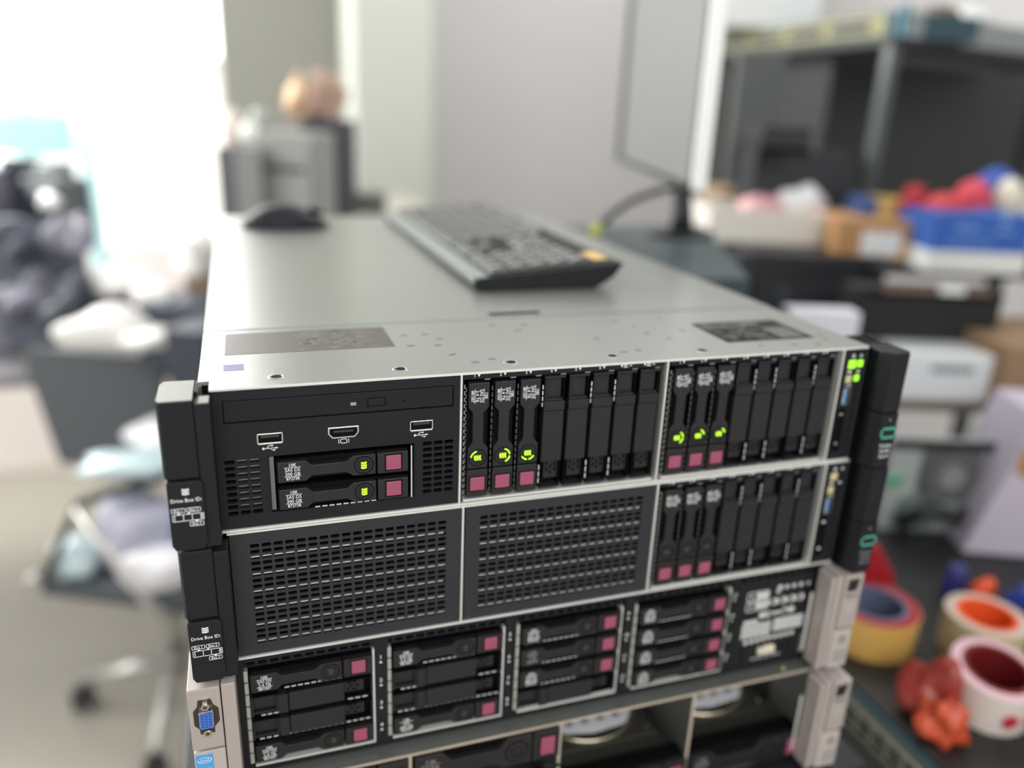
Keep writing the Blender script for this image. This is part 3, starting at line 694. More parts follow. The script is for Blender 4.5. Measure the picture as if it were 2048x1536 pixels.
def big_drive(R, x, z, disk):
    c = part('drive_carrier', MB().box(0, 106, 2, 14, -26, -.4).box(0, 1.2, -1, 3, -26, -.4), DRK, R, (x, 0, z))
    k = MB().prism([(.8, -1.2), (20, -1.2), (27, -8.6), (60, -8.6), (67, -1.2), (85, -1.2), (85, -25.4), (64, -25.4), (56, -21), (28, -21), (20, -25.4), (.8, -25.4)], -3.4, 2)
    part('latch', k, DRV, c, bevel=.5)
    part('button_housing', MB().box(86, 106, -3.4, 2, -25.4, -1.0), DRV, c, bevel=.4)
    part('button_recess', MB().box(90.6, 103, -3.6, -3.35, -22, -5.4), DRK, c)
    part('release_button', MB().box(91.4, 102.2, -4.4, -3.4, -21.3, -6.1), MAG, c, bevel=.7, label='magenta release button')
    part('status_ring', MB().ring(73.5, -13.4, 7.8, 8.7, -3.6, -3.4).ring(73.5, -13.4, 4.2, 4.8, -3.6, -3.4), DRK, c)
    part('status_mark', MB().ring(73.5, -13.4, 4.8, 7.8, -3.75, -3.4).disc(73.5, -13.4, 2.6, -3.8, -3.4, 16), DRV, c, bevel=.2)
    mb = text_mb([('7.2K', 4.0, 11.6, -7.4), ('SATA', 5.0, 11.6, -13.2), ('1 TB', 4.0, 11.6, -18.0), ('657739', 3.2, 11.6, -22.4)], -3.55); bar(mb, 4.6, 18.6, -8.6, -8.3, -3.5)
    part('printed_label', mb, GRYP, c)
    if disk:
        dk = part('ribbed_tray', MB().box(1, 105, 14, 34, -9, -7.4), mat('tray_metal', (92, 92, 84), .4, metal=.6), c)
        rb = MB()
        for q in range(46): rb.box(3+q*2.2, 4.1+q*2.2, 13.6, 33, -7.4, -6.6)
        # ribs are past picking apart singly: one joined piece at the limit of levels
        me = rb.mesh('rib'); me.materials.append(mat('tray_metal', (92, 92, 84), .4, metal=.6))
        o = part('rib', me, None, c); o['kind'] = 'stuff'
        part('tray_edge', MB().box(2, 104, 13.2, 13.9, -8, -7), mat('pale_edge', (196, 184, 166), .4), c)  # lighter strip along the tray's front edge
        part('disk_case', MB().box(4, 102, 34, 176, -25, -6), mat('disk_metal', (104, 102, 92), .35, metal=.7), c, bevel=1)
        ring = MB()
        pr = [(38+58*0+14+ (44)*math.cos(math.radians(a)), 84+44*math.sin(math.radians(a)), -5.7) for a in range(180, 361, 12)]
        ring.tube([(p[0], p[1]-2, p[2]) for p in pr], 1.6, 6)
        part('disk_rim', ring, mat('rim_metal', (226, 216, 190), .25, metal=.9), c, smooth=True, label='shiny curved rim of the disk')
        lab = MB().prismz([(18, 130), (18, 62), (26, 52), (50, 47), (80, 50), (90, 58), (90, 130)], -6, -5.2)
        part('disk_label', lab, mat('disk_label_white', (236, 236, 242), .6), c, bevel=.2, label='white paper label on the disk')
        tp = MB()
        for q in range(4): tp.box(30+q*14, 36+q*14, 58, 66, -5.2, -5.1).box(30+q*14, 37+q*14, 72, 74, -5.2, -5.1).box(28+q*14, 36+q*14, 84, 92, -5.2, -5.1)
        part('label_print', tp, mat('label_grey', (122, 122, 126), .6), c)
        part('disk_screw', MB().prismz([(96+2.2*math.cos(k_*math.pi/5), 44+2.2*math.sin(k_*math.pi/5)) for k_ in range(10)], -6, -5), CHROME, c)
    return c
big_drive(D, 6.6, -1.6, False); big_drive(D, 116.6, -1.6, False)
for rr in (1, 2): big_drive(D, 6.6, -1.6-rr*28.6, False)
big_drive(D, 116.6, -1.6-57.2, False)
big_drive(D, 226.2, -59.2, True); big_drive(D, 335.4, -59.2, True)
# a loose cable end hanging in the second column
pts = [(208, -4, -30.5), (212, -8, -29.5), (218, -8, -30.5), (222, -6, -33), (214, -5, -37), (208, -6, -36), (212, -9, -40), (220, -8, -43)]
part('loose_wire', MB().tube(pts, 1.2, 8), BLK, D, smooth=True)

# ------------------------------------------------------------------ table under the stack
TM = mat('black_table_top', (22, 24, 28), .5, bump=.1, scale=300)
t = thing('stack_table', 'black low table carrying the stack of servers', 'table', (230, 300, -1350))
part('table_top', MB().box(-275, 262, -340, 460, 968, 997.8), TM, t, bevel=3)
for sx in (-255, 215):
    for sy in (-310, 420): part('leg', MB().box(sx, sx+36, sy, sy+36, 0, 968), TM, t)

# ------------------------------------------------------------------ keyboard and mouse on the lid
kb = thing('keyboard', 'black computer keyboard lying lengthwise on the steel lid', 'keyboard', (0, 0, .5))
YK0, YK1 = 206, 648
def kz(x): return 10+(x-213)*11/137.0
prof = [(222, .2), (326, .2), (342, 9), (351, 21), (349, 22.4), (228, 12.6), (214, 11), (211, 8), (214, 1.2)]
body = MB(); n = len(prof)
body.v += [(x, YK0, z) for x, z in prof]+[(x, YK1, z) for x, z in prof]
body.f.append(tuple(range(n))); body.f.append(tuple(reversed(range(n, 2*n))))
for i in range(n): body.f.append((i, (i+1) % n, n+(i+1) % n, n+i))
KB = mat('keyboard_black', (24, 26, 28), .5, spec=.25)
part('keyboard_body', body, KB, kb, bevel=1.2)
part('wrist_edge', MB().prism([(212.5, 10.6), (225, 12.6), (224.6, 13.4), (212, 12)], YK0+1, YK1-1), mat('satin_grey_edge', (150, 160, 156), .3, metal=.4), kb, label='satin grey front edge')
KEYM = mat('key_plastic', (58, 58, 58), .32); KEYL = mat('key_legend', (196, 196, 190), .6)
KM = {}
def keymesh(L, Wd):
    k = (round(L, 1), round(Wd, 1))
    if k not in KM:
        mb = MB(); a, b_ = Wd/2, L/2
        mb.v = [(-a, -b_, 0), (a, -b_, 0), (a, b_, 0), (-a, b_, 0), (-a+1.6, -b_+1.6, 4), (a-1.6, -b_+1.6, 4), (a-1.6, b_-1.6, 4), (-a+1.6, b_-1.6, 4)]
        mb.f = [(0, 1, 5, 4), (1, 2, 6, 5), (2, 3, 7, 6), (3, 0, 4, 7), (4, 5, 6, 7), (3, 2, 1, 0)]
        me = mb.mesh('key'); me.materials.append(KEYM)
        KM[k] = me
    return KM[k]
LEG = MB().box(-3.6, 1.2, -2.6, 2.4, 4.02, 4.12).mesh('key_legend'); LEG.materials.append(KEYL)
rows = [ (238, [1.25, 1.25, 1.25, 6.25, 1.25, 1.25, 1.25, 1.25], 'n'), (257, [2.25]+[1]*10+[2.75], 'a'), (276, [1.75]+[1]*11+[2.25], ''), (295, [1.5]+[1]*12+[1.5], 'n'), (314, [1]*13+[2], 'n'), (336, [1, -.9, 1, 1, 1, 1, -.5, 1, 1, 1, 1, -.5, 1, 1, 1, 1], 'f') ]
U = 18.7
tilt = -math.atan(11/137)
def key(xc, y, L, Wd=17.4):
    o = part('key', keymesh(L, Wd), KEYM, kb, (xc, y, kz(xc)+2.2), (0, tilt, 0))
    part('key_legend', LEG, KEYL, o)
for xr, ks, kind in rows:
    y = YK1-8
    for s_ in ks:
        if s_ < 0: y += s_*U*.6; continue
        key(xr, y-s_*U/2, s_*U-1.6, 14 if kind == 'f' else 17.0); y -= s_*U
    # the cursor block and the number pad at the near end
    yb = YK0+8
    for q in range(4):
        if kind != 'f': key(xr, yb+(q+.5)*U, U-1.6, 17.0)
    if kind in ('n',):
        for q in range(3): key(xr, yb+(q+4.9)*U, U-1.6, 17.0)
    if kind == 'a': key(xr, yb+5.9*U, U-1.6, 17.0)
part('yellow_sticker', MB().box(-7, 7, -18, 18, 0, .4), mat('yellow_sticker', (214, 184, 116), .6), kb, (336, YK0+34, kz(336)+2.6), (0, tilt, 0), label='small yellow sticker in the far corner')

ms = thing('computer_mouse', 'black computer mouse on the far left of the steel lid', 'mouse', (80, 592, .5))
mm = MB(); NS, NR = 24, 9
def mtop(u):  # height profile along length -1..1
    return 27*max(0, (1-abs(u+.12)**2.6*.6 if u < -.12 else 1-(u+.12)**2.2*.55))
rings = []
for i in range(NR+1):
    ph = math.pi/2*i/NR
    row = []
    for j in range(NS):
        a = 2*math.pi*j/NS
        ux, uy = math.cos(a)*math.cos(ph)**.8, math.sin(a)*math.cos(ph)**.8
        hz = math.sin(ph)*mtop(ux)*.95+2
        row.append((ux*53, uy*31, hz))
    rings.append(row)
mm.v += [(x*.93, y*.93, .2) for x, y, z in rings[0]]
for r in rings: mm.v += r
for i in range(NR+1):
    for j in range(NS):
        mm.f.append((i*NS+j, i*NS+(j+1) % NS, (i+1)*NS+(j+1) % NS, (i+1)*NS+j))
mm.f.append(tuple(range(NS)))
part('mouse_shell', mm, mat('mouse_black', (24, 27, 33), .5, spec=.3), ms, smooth=True)
part('scroll_wheel', MB().prism([(33+4*math.cos(k*math.pi/6), 20+5*math.sin(k*math.pi/6)) for k in range(12)], -3, 3), DRK, ms)
part('button_seam', MB().box(22, 44, -.5, .5, 14, 21), DRK, ms)

# ------------------------------------------------------------------ generic furniture helpers for the room beyond
YAW = math.atan2(RGT.y, RGT.x)
def place(u0, v0, u1, v1, t, zb=None):
    c = at((u0+u1)/2, v1, t); tp = at((u0+u1)/2, v0, t)
    wd = (u1-u0)*t/FPX; zb = c.z if zb is None else zb
    return c, wd, tp.z-zb, zb
def crate(name, label, cat, m, u0, v0, u1, v1, t, depth, zb=None, yaw=0.0, parts=None, group=None, bevel=3, open_top=False):
    """a box standing in the room, its near face t mm off; returns the thing with local x along its face, y into it"""
    c, wd, h, zb = place(u0, v0, u1, v1, t, zb)
    r = thing(name, label, cat, (c.x, c.y, zb), YAW+yaw, group)
    mb = MB()
    if open_top:
        mb.box(-wd/2, wd/2, 0, depth, 0, 4).box(-wd/2, wd/2, 0, 5, 4, h).box(-wd/2, wd/2, depth-5, depth, 4, h).box(-wd/2, -wd/2+5, 5, depth-5, 4, h).box(wd/2-5, wd/2, 5, depth-5, 4, h)
    else: mb.box(-wd/2, wd/2, 0, depth, 0, h)
    part('box_body' if 'box' in name or 'carton' in name else 'body', mb, m, r, bevel=bevel)
    return r, wd, h
def blob(name, label, cat, m, c, rx, ry, rz, seed, group=None, rough=.22, sub=3):
    bm = bmesh.new(); bmesh.ops.create_icosphere(bm, subdivisions=sub, radius=1)
    r = random.Random(seed); ks = [(Vector((r.uniform(-1, 1), r.uniform(-1, 1), r.uniform(-1, 1))).normalized(), r.uniform(3, 8), r.uniform(0, 6)) for _ in range(7)]
    for v in bm.verts:
        p = v.co.copy(); d = 1+sum(math.sin(p.dot(k)*f+o) for k, f, o in ks)*rough/4
        v.co = Vector((p.x*rx*d, p.y*ry*d, max(p.z*d, -.72)*rz))*S
    for f in bm.faces: f.smooth = True
    me = bpy.data.meshes.new(name); bm.to_mesh(me); bm.free(); me.materials.append(m)
    o = link(bpy.data.objects.new(name, me)); o.location = W(c[0], c[1], c[2]+.72*rz)
    o['label'] = label; o['category'] = cat
    if group: o['group'] = group
    return o
WHITE = mat('white_card', (226, 228, 226), .6)
CARD = mat('brown_cardboard', (178, 134, 88), .75, bump=.1, scale=80, var=.05)
BLKM = mat('black_metal', (28, 30, 33), .45); GRYM = mat('grey_green_metal', (66, 72, 72), .5); GRYL = mat('light_grey_metal', (148, 148, 146), .45, metal=.3)
SH = mat('shelf_metal', (48, 52, 54), .45, metal=.2); DKG = mat('dark_grey_case', (96, 98, 102), .5); MIDG = mat('mid_grey_case', (150, 151, 149), .5)
PLW = mat('white_plastic_bag', (240, 242, 242), .35); SILV = mat('silver_tube', (196, 194, 190), .3, metal=.7)

# ------------------------------------------------------------------ right-hand side: bench, shelves and what stands on them
bn = thing('workbench', 'long black workbench on the right under the tape rolls', 'bench', (640, 0, -1350))
part('bench_top', MB().box(0, 900, -420, 470, 906, 910), mat('black_bench', (30, 30, 30), .5, bump=.1, scale=200), bn, bevel=2)
for sx in (250, 840):
    for sy in (-400, 420): part('leg', MB().box(sx, sx+40, sy, sy+40, 0, 906), BLKM, bn)
part('bench_panel', MB().box(242, 248, -380, 430, 300, 900), BLKM, bn)
SWM = mat('olive_switch_metal', (88, 88, 72), .5, var=.12, vscale=20); TEAL = mat('teal_trim', (52, 82, 92), .45)
def net_switch(label, loc, L, H, rotz, nports, m=SWM, m2=None):
    r = thing('network_switch', label, 'network switch', loc, rotz, 'network switches on the right')
    part('case', MB().box(0, L, 1, 230, 0, H), m2 or TEAL, r, bevel=.5)
    part('face_plate', MB().box(6, L-26, -1.5, 1, 3, H-4), m, r)
    for b_ in range(nports):
        x = 20+b_*(L-60)/nports; o = part('port_block', MB().box(x, x+(L-60)/nports*.82, -4, -1.5, H*.2, H*.8), mat('port_grey', (150, 150, 138), .5), r)
        pm = MB()
        for i in range(6):
            for j in range(2): pw = (L-60)/nports*.82/6; pm.box(x+i*pw+1.5, x+(i+1)*pw-1.5, -4.6, -3.9, H*.26+j*H*.27, H*.26+j*H*.27+H*.18)
        q = part('port_socket', pm, DRK, o); q['kind'] = 'stuff'
    return r
sw = net_switch('network switch on its shelf edge below the tape rolls', (634, 468, -490), 860, 45, -math.pi/2, 5)
# support rail that carries the switch under the bench edge
rl = solo('support_rail', MB().box(0, 200, 0, 880, 0, 12), BLKM, 'black rail under the network switch at the bench edge', 'rail', (637, -400, -502))

# tape rolls
def tape(name, label, c, R0, R1, h, msk, mcore, mside, tiltv, extra=None):
    r = thing(name, label, 'tape', c, 0, 'rolls of tape on the black bench')
    r.rotation_euler = tiltv
    part('tape_winding', MB().lathe([(R1-.5, 0), (R0, 0), (R0, h), (R1-.5, h)], 40, closed=True), msk, r, smooth=False, bevel=.4)
    part('cardboard_core', MB().lathe([(R1-5, .4), (R1, .4), (R1, h+1), (R1-5, h+1)], 40, closed=True), mcore, r)
    part('roll_edge', MB().lathe([(R1, h), (R0-1, h), (R0-1, h+.5), (R1, h+.5)], 40, closed=True), mside, r)
    return r
ZB = -440
tape('tape_roll', 'amber tape roll with a red paper scrap, nearest the server ear', (716, 196, ZB), 52, 38, 48, mat('amber_tape', (214, 170, 92), .3), mat('slate_core', (96, 104, 128), .6), mat('red_side', (160, 34, 44), .5), (0, 0, 0))
tape('tape_roll', 'cream tape roll with an orange core, behind the white roll', (828, 138, ZB), 45, 33, 50, mat('cream_tape', (196, 182, 146), .35), mat('orange_core', (240, 92, 36), .6), mat('pale_side', (204, 186, 172), .5), (0, 0, .3))
t3 = tape('tape_roll', 'white printed tape roll with a dark red core, nearest of all', (750, 62, ZB+6), 44, 34, 50, mat('white_tape', (232, 222, 212), .35), mat('dark_red_core', (116, 22, 26), .6), mat('pink_side', (226, 186, 196), .5), (.12, -.1, .4))
for a_, s_ in ((-2.35, 1.0), (-1.75, 1.35)):
    mb = MB(); mb.box(-7*s_, 7*s_, -1, 0, -6, 6).box(-3*s_, 3*s_, -1, 0, -10, 9)
    o = part('red_print', mb, mat('red_print', (220, 60, 84), .5), t3, (45.4*math.cos(a_), 45.4*math.sin(a_), 24), (0, 0, a_+math.pi/2))
# red scraps
sc_ = MB().tube([(-30, 6, 4), (-10, 26, 40), (14, 22, 52), (34, 6, 18)], [10, 17, 15, 8], 8)
solo('red_scrap', MB().prism([(-52, 0), (50, 0), (44, 50), (14, 96), (-10, 88), (-34, 60)], -6, 6), mat('red_plastic', (156, 20, 34), .45), 'crumpled red plastic standing up behind the amber tape roll', 'scrap', (742, 252, ZB), YAW, bevel=4)
blob('plastic_bag', 'red and clear plastic bag of parts left of the white tape roll', 'bag', mat('red_film', (160, 62, 54), .3, var=.5, vscale=40), (686, 72, ZB), 20, 24, 34, 12, rough=.6)
blob('plastic_bag', 'orange-red crumpled wrapper under the white tape roll', 'bag', mat('orange_red_film', (206, 84, 52), .35, var=.4, vscale=60), (672, 40, ZB), 20, 18, 24, 14, rough=.6)
blob('plastic_bag', 'blue wrapper beside the cream tape roll', 'bag', mat('blue_film', (44, 66, 150), .4), (908, 150, ZB), 22, 24, 40, 15)
blob('tape_scrap', 'orange and blue scrap of film behind the cream tape roll', 'scrap', mat('orange_film', (240, 88, 44), .4), (906, 208, ZB), 17, 14, 26, 19)
blob('tape_scrap', 'dark blue scrap of film behind the cream tape roll', 'scrap', mat('navy_film', (42, 48, 110), .4), (890, 236, ZB), 18, 14, 28, 22)
ab = tape('adhesive_reel', 'small grey reel at the right end of the bench', (905, 62, ZB), 34, 18, 30, GRYL, BLKM, BLKM, (0, 0, 0)); ab['group'] = 'reels at the right'
blob('plastic_bag', 'black bag in front of the white tape roll', 'bag', mat('black_film', (20, 22, 26), .4), (790, -44, ZB), 60, 36, 14, 31)

# open metal chassis with a fan, and the white folded carton beside it
c, wd, h, zb = place(1735, 850, 1950, 1130, 1240, ZB)
tw = thing('computer_chassis', 'open grey computer chassis with a round fan, behind the tape rolls', 'computer', (c.x, c.y, ZB), YAW)
CH = mat('chassis_grey', (176, 184, 182), .4, metal=.3)
part('chassis_panel', MB().box(-wd/2, wd/2, 0, 26, 0, h), CH, tw, bevel=3)
part('chassis_frame', MB().box(wd/2-10, wd/2, -8, 26, 0, h+4).box(-wd/2, wd/2, -8, 2, h-8, h+4), BLKM, tw)
fn = part('cooling_fan', MB().ring(8, h*.66, 22, 40, -10, 0).box(-36, 52, -3, 0, h*.66-44, h*.66+44), mat('fan_grey', (92, 94, 94), .5), tw)
part('fan_hub', MB().disc(8, h*.66, 20, -12, 0), GRYL, fn)
for k in range(7):
    a_ = k*2*math.pi/7; part('fan_blade', MB().prism([(8+18*math.cos(a_), h*.66+18*math.sin(a_)), (8+38*math.cos(a_+.1), h*.66+38*math.sin(a_+.1)), (8+38*math.cos(a_+.5), h*.66+38*math.sin(a_+.5))], -8, -6), GRYM, fn)
part('heat_sink', MB().disc(-30, h*.25, 30, -14, 0), mat('sink_grey', (120, 132, 130), .4, metal=.4), tw)
part('cable_clump', MB().tube([(-60, -14, 20), (-20, -24, 50), (30, -20, 34), (60, -14, 60)], 12, 8), BLKM, tw, smooth=True)
part('green_connector', MB().box(-wd/2-4, -wd/2+22, -10, 0, h*.55, h*.62), mat('green_plastic', (74, 160, 118), .5), tw)
c, wd, h, zb = place(1935, 800, 2140, 1120, 1160, ZB)
bx = thing('carton', 'lilac-white folded carton with brown tape at the right edge', 'box', (c.x, c.y, ZB), YAW-.1)
part('box_body', MB().prism([(-wd/2-6, 0), (wd/2, 0), (wd/2, h), (-wd/2+52, h)], 0, 130), mat('lilac_card', (196, 188, 204), .65), bx, bevel=2)
part('packing_tape', MB().prism([(-wd/2+40, h*.8), (-wd/2+36, h*.62), (wd/2-30, h*.44), (wd/2-30, h*.62)], -1.2, 0), mat('brown_tape', (178, 134, 80), .4), bx, label='strip of brown tape')
# right of it: brown cartons on the low shelf
def shelf_board(label, u0, u1, v, t, depth, m=SH, thick=14, z=None):
    c = at((u0+u1)/2, v, t); wd = (u1-u0)*t/FPX; z = c.z if z is None else z
    o = solo('shelf_board', MB().box(-wd/2, wd/2, 0, depth, -thick, 0), m, label, 'shelf', (c.x, c.y, z), YAW, 'boards of the right-hand shelving'); return z
zF = shelf_board('brown-grey board holding the white drawer box', 1775, 2500, 818, 1330, 380, mat('taupe_board', (112, 100, 90), .6))
r, wd, h = crate('storage_box', 'white box with a grey handle slot, left of the brown carton', 'box', mat('white_box_plastic', (222, 226, 228), .5), 1786, 700, 1968, 812, 1345, 150, zF)
hS = h; part('handle_slot', MB().box(-26, 44, -1.5, 0, h*.62, h*.78), mat('slot_grey', (140, 144, 146), .6), r)
r, wd, h = crate('carton', 'large plain brown cardboard carton at the right edge of the picture', 'box', mat('brown_card_dark', (150, 122, 94), .75), 1975, 680, 2330, 822, 1340, 200, zF, .12, open_top=False)
part('packing_tape', MB().box(-wd/2+6, wd/2, -1, 0, 6, 26), mat('brown_tape', (178, 134, 80), .4), r)
# black cabinet left of it and the monitor block
cz_ = -98
r, wd, h = crate('cabinet', 'black steel cabinet beneath the open white carton', 'cabinet', BLKM, 1478, 500, 1745, 690, 1600, 420, -440)
part('door', MB().box(-wd/2+12, wd/2-6, -10, 0, 40, 290), mat('cabinet_door', (34, 37, 43), .45), r, bevel=3)
part('door_knob', MB().disc(-wd/2+64, 270, 11, -22, -10, 16), GRYM, r); part('corner_post', MB().box(-wd/2-26, -wd/2+2, -16, 30, 0, h), mat('post_metal', (52, 56, 62), .4, metal=.4), r, bevel=3)
cabtop = -440+h
r, wd, h = crate('paper_ream', 'white sheet-fronted box leaning low in front of the black cabinet', 'box', mat('cool_white', (214, 216, 224), .6), 1560, 612, 1700, 760, 1180, 40, -440)
blkz = None
r, wd, h = crate('printer', 'matt black printer between the blue paper box and the white storage box', 'printer', mat('matt_black', (20, 22, 22), .7), 1692, 572, 1985, 692, 1400, 60, zF+hS)
part('paper_slot', MB().box(-wd/2+20, wd/2-20, -3, 0, h*.86, h*.93), DRK, r)
part('control_strip', MB().box(-wd/2+46, wd/2-30, -8, 0, h*.95, h*1.04), mat('brown_strip', (118, 92, 76), .5), r); part('paper_tag', MB().box(10, 52, -12, -6, h*.96, h*1.1), WHITE, r)
# row of boxes over the cabinet
zB = shelf_board('dark board under the blue paper box and the cardboard carton', 1762, 2300, 545, 1500, 420, SH)
r, wd, h = crate('carton', 'open white carton of loose papers and bags on the black cabinet', 'box', mat('warm_white_card', (228, 224, 214), .6), 1412, 418, 1645, 496, 1660, 240, cabtop, open_top=True)
blob('plastic_bag', 'white crumpled bag rising out of the open white carton', 'bag', PLW, at(1590, 440, 1760), 62, 50, 52, 3)
blob('plastic_bag', 'pink bag inside the open white carton', 'bag', mat('pink_bag', (222, 172, 176), .5), at(1520, 450, 1740), 52, 40, 40, 5)
blob('plastic_bag', 'pale pink wrapper at the right of the open white carton', 'bag', mat('pale_pink_bag', (214, 180, 178), .5), at(1610, 450, 1735), 30, 30, 32, 6)
r, wd, h = crate('carton', 'flat brown cardboard carton behind the open white carton', 'box', mat('brown_card2', (156, 130, 98), .75), 1430, 382, 1560, 450, 1960, 200, None)
zc = at(1750, 515, 1560).z
r, wd, h = crate('carton', 'small brown cardboard carton with a white address label', 'box', CARD, 1668, 438, 1846, 520, 1560, 170, None, -.12)
part('address_label', MB().box(-wd*.22, wd*.2, -1, 0, h*.12, h*.72), WHITE, r); part('packing_tape', MB().box(wd*.22, wd*.47, -1, 0, h*.05, h*.5), mat('yellow_tape', (214, 168, 84), .4), r)
r, wd, h = crate('packet', 'blue and yellow packet lying on top of the small carton', 'packet', mat('mustard_packet', (196, 164, 92), .5), 1722, 400, 1850, 440, 1600, 110, None, -.1)
part('blue_end', MB().box(-wd/2-2, -wd/2+30, -2, 112, -1, h+1).box(wd/2-22, wd/2+2, -2, 112, -1, h*.6), mat('packet_blue', (58, 82, 134), .5), r)
r, wd, h = crate('paper_box', 'blue and white paper box on the dark board at the right', 'box', mat('blue_card', (38, 92, 178), .5), 1850, 425, 2044, 552, 1480, 230, zB)
part('white_band', MB().box(-wd/2-1, wd/2+1, -1.5, 231, 0, h*.36), WHITE, r)
part('box_text', MB().box(-wd*.36, wd*.1, -1.2, 0, h*.5, h*.54).box(-wd*.3, -wd*.05, -1.2, 0, h*.72, h*.8).box(wd*.08, wd*.32, -1.2, 0, h*.7, h*.76), mat('pale_blue_print', (112, 152, 210), .5), r)
part('box_seal', MB().disc(wd*.2, h*.93, 9, -2, 0, 14), mat('pale_blue_print', (112, 152, 210), .5), r)
topb = zB+h
blob('plastic_bag', 'red cloth bundle lying on the blue paper box', 'bag', mat('red_cloth', (206, 66, 74), .6), at(1885, 432, 1560), 48, 40, 24, 8)
blob('plastic_bag', 'small dark red bundle left of the red cloth bundle', 'bag', mat('dark_red_cloth', (168, 36, 46), .6), at(1822, 428, 1580), 24, 26, 34, 9)
blob('plastic_bag', 'bright red bundle leaning on the blue wrapper', 'bag', mat('coral_cloth', (214, 74, 90), .6), at(1935, 428, 1600), 34, 30, 40, 10)
blob('plastic_bag', 'blue wrapper standing behind the red bundles', 'bag', mat('blue_cloth', (62, 92, 182), .5), at(1980, 428, 1680), 52, 40, 52, 11)
blob('plastic_bag', 'cream paper cone at the right of the blue wrapper', 'bag', mat('cream_paper', (226, 220, 200), .6), at(2008, 432, 1590), 26, 26, 44, 13, rough=.1)

# tall shelving with its upright, back panels and top board
P0 = Vector((1066, 720, 296))
su = thing('shelving_unit', 'tall dark metal shelving unit at the upper right', 'shelving', (1346, 1030, -1350))
HT = 1350+322
part('post', MB().box(0, 26, 0, 26, 1350-160, HT-14), mat('post_light', (96, 102, 102), .4, metal=.4), su, bevel=2)
part('post', MB().box(0, 30, 700, 730, 0, HT-14), SH, su); part('post', MB().box(520, 550, 60, 90, 0, HT-14), SH, su)
part('top_board', MB().prismz([(-6, -6), (760, 150), (760, 900), (-34, 760)], HT-16, HT), mat('under_board', (58, 62, 60), .6), su)
part('back_panel', MB().box(60, 66, 250, 740, 1230, HT-20), mat('panel_green_grey', (27, 31, 33), .6), su, label='dark side panel')
part('back_panel', MB().prismz([(70, 330), (1100, 520), (1098, 528), (68, 338)], 1190, HT-20), mat('panel_olive_grey', (56, 61, 60), .6), su, label='grey-green rear panel')
part('cross_rail', MB().prismz([(40, 20), (760, 168), (758, 180), (38, 32)], HT-50, HT-30), SH, su)
r, wd, h = crate('equipment_case', 'dark grey case standing left of the shelf upright', 'case', mat('case_grey', (86, 90, 88), .6), 1448, 108, 1540, 372, 1860, 40, None)
r, wd, h = crate('equipment_case', 'low black device on the shelf left of the upright', 'case', BLKM, 1520, 250, 1620, 292, 1560, 120, None)
part('front_foot', MB().box(-wd/2, wd/2, -8, 0, -16, -2), DRK, r)
r, wd, h = crate('equipment_case', 'black lidded device beneath the low black device', 'case', mat('soft_black', (34, 36, 42), .5), 1500, 300, 1690, 400, 1720, 160, None)
# switches on the top board
s1 = net_switch('olive network switch with many ports on the top board, facing left', (1340, 1700, 323), 670, 50, -math.pi/2, 4, mat('olive_bright', (150, 148, 100), .5, var=.15, vscale=25))
r = thing('network_switch', 'pale grey switch side on the top board, facing right', 'network switch', (1080, 730, 286), math.radians(12), 'network switches on the right')
r.location = W(1352, 1016, 323)
part('case', MB().box(14, 700, 0, 10, 0, 50), mat('pale_grey_metal', (150, 156, 156), .5), r, bevel=1); part('corner_trim', MB().box(0, 14, -2, 12, 0, 62), mat('teal_corner', (58, 120, 140), .4), r)
r, wd, h = crate('carton', 'white carton lying on top of the olive network switch', 'box', WHITE, 1425, -80, 1640, 30, 2050, 240, 374)
for k, (u, v, m_) in enumerate(((1850, 40, GRYL), (1960, 36, WHITE), (1905, 10, mat('brown_wood', (84, 62, 48), .6)))):
    blob('bundle', ['grey bundle of parts on the top board', 'white crumpled part on the top board', 'dark brown part on the top board'][k], 'bundle', m_, (at(u, v, 1900).x, at(u, v, 1900).y+30, 374), 50, 44, 30, 40+k)

# ------------------------------------------------------------------ monitor seen almost edge on, on a stack of black devices
base_z = -30
ztop = -45
eq = thing('equipment_stack', 'dark teal-grey device stack beside the server stack, under the monitor', 'equipment', (560, 600, -440))
PQ = [(-80, -170), (88, -170), (300, 300), (0, 300)]
part('body', MB().prismz(PQ, 0, 330), BLKM, eq, bevel=2)
part('upper_unit', MB().prismz(PQ, 334, 391), mat('teal_black', (50, 62, 64), .45), eq, bevel=2)
part('top_tray', MB().prismz([(-78, -168), (86, -168), (296, 298), (2, 298)], 391, 395), mat('teal_tray', (62, 76, 78), .4), eq)
mn = thing('monitor', 'thin flat monitor seen almost edge-on with window light painted white on its rim', 'monitor', (571, 471, 62), math.atan2(1028-471, 739-571))
part('screen', MB().box(4, 566, 1, 6, 8, 350), mat('screen_reflection_grey', (116, 118, 116), .5), mn, label='switched-off screen, grey window reflection painted in')  # window reflection painted into the screen's grey
part('bezel', MB().box(0, 540, -2, 9, 0, 8).box(0, 540, -2, 9, 350, 358).box(540, 582, -4, 9, 0, 358), mat('bezel_grey', (34, 34, 36), .5), mn)
MN_R = mat('rim_window_sheen', (236, 238, 236), .35)
part('rim_window_sheen', MB().box(-4, 4, -18, 2, -2, 360), MN_R, mn, bevel=2, label='edge strip painted white for its window reflection')  # window light on the near edge, painted as a white strip
part('rear_cover', MB().box(4, 580, -16, 1, 2, 356).box(160, 400, -46, -16, 60, 280), mat('rear_black', (40, 40, 42), .5), mn, bevel=3)
part('stand_hub', MB().disc(230, 40, 34, -70, -46, 20), BLKM, mn)
a0 = mn.location.copy()
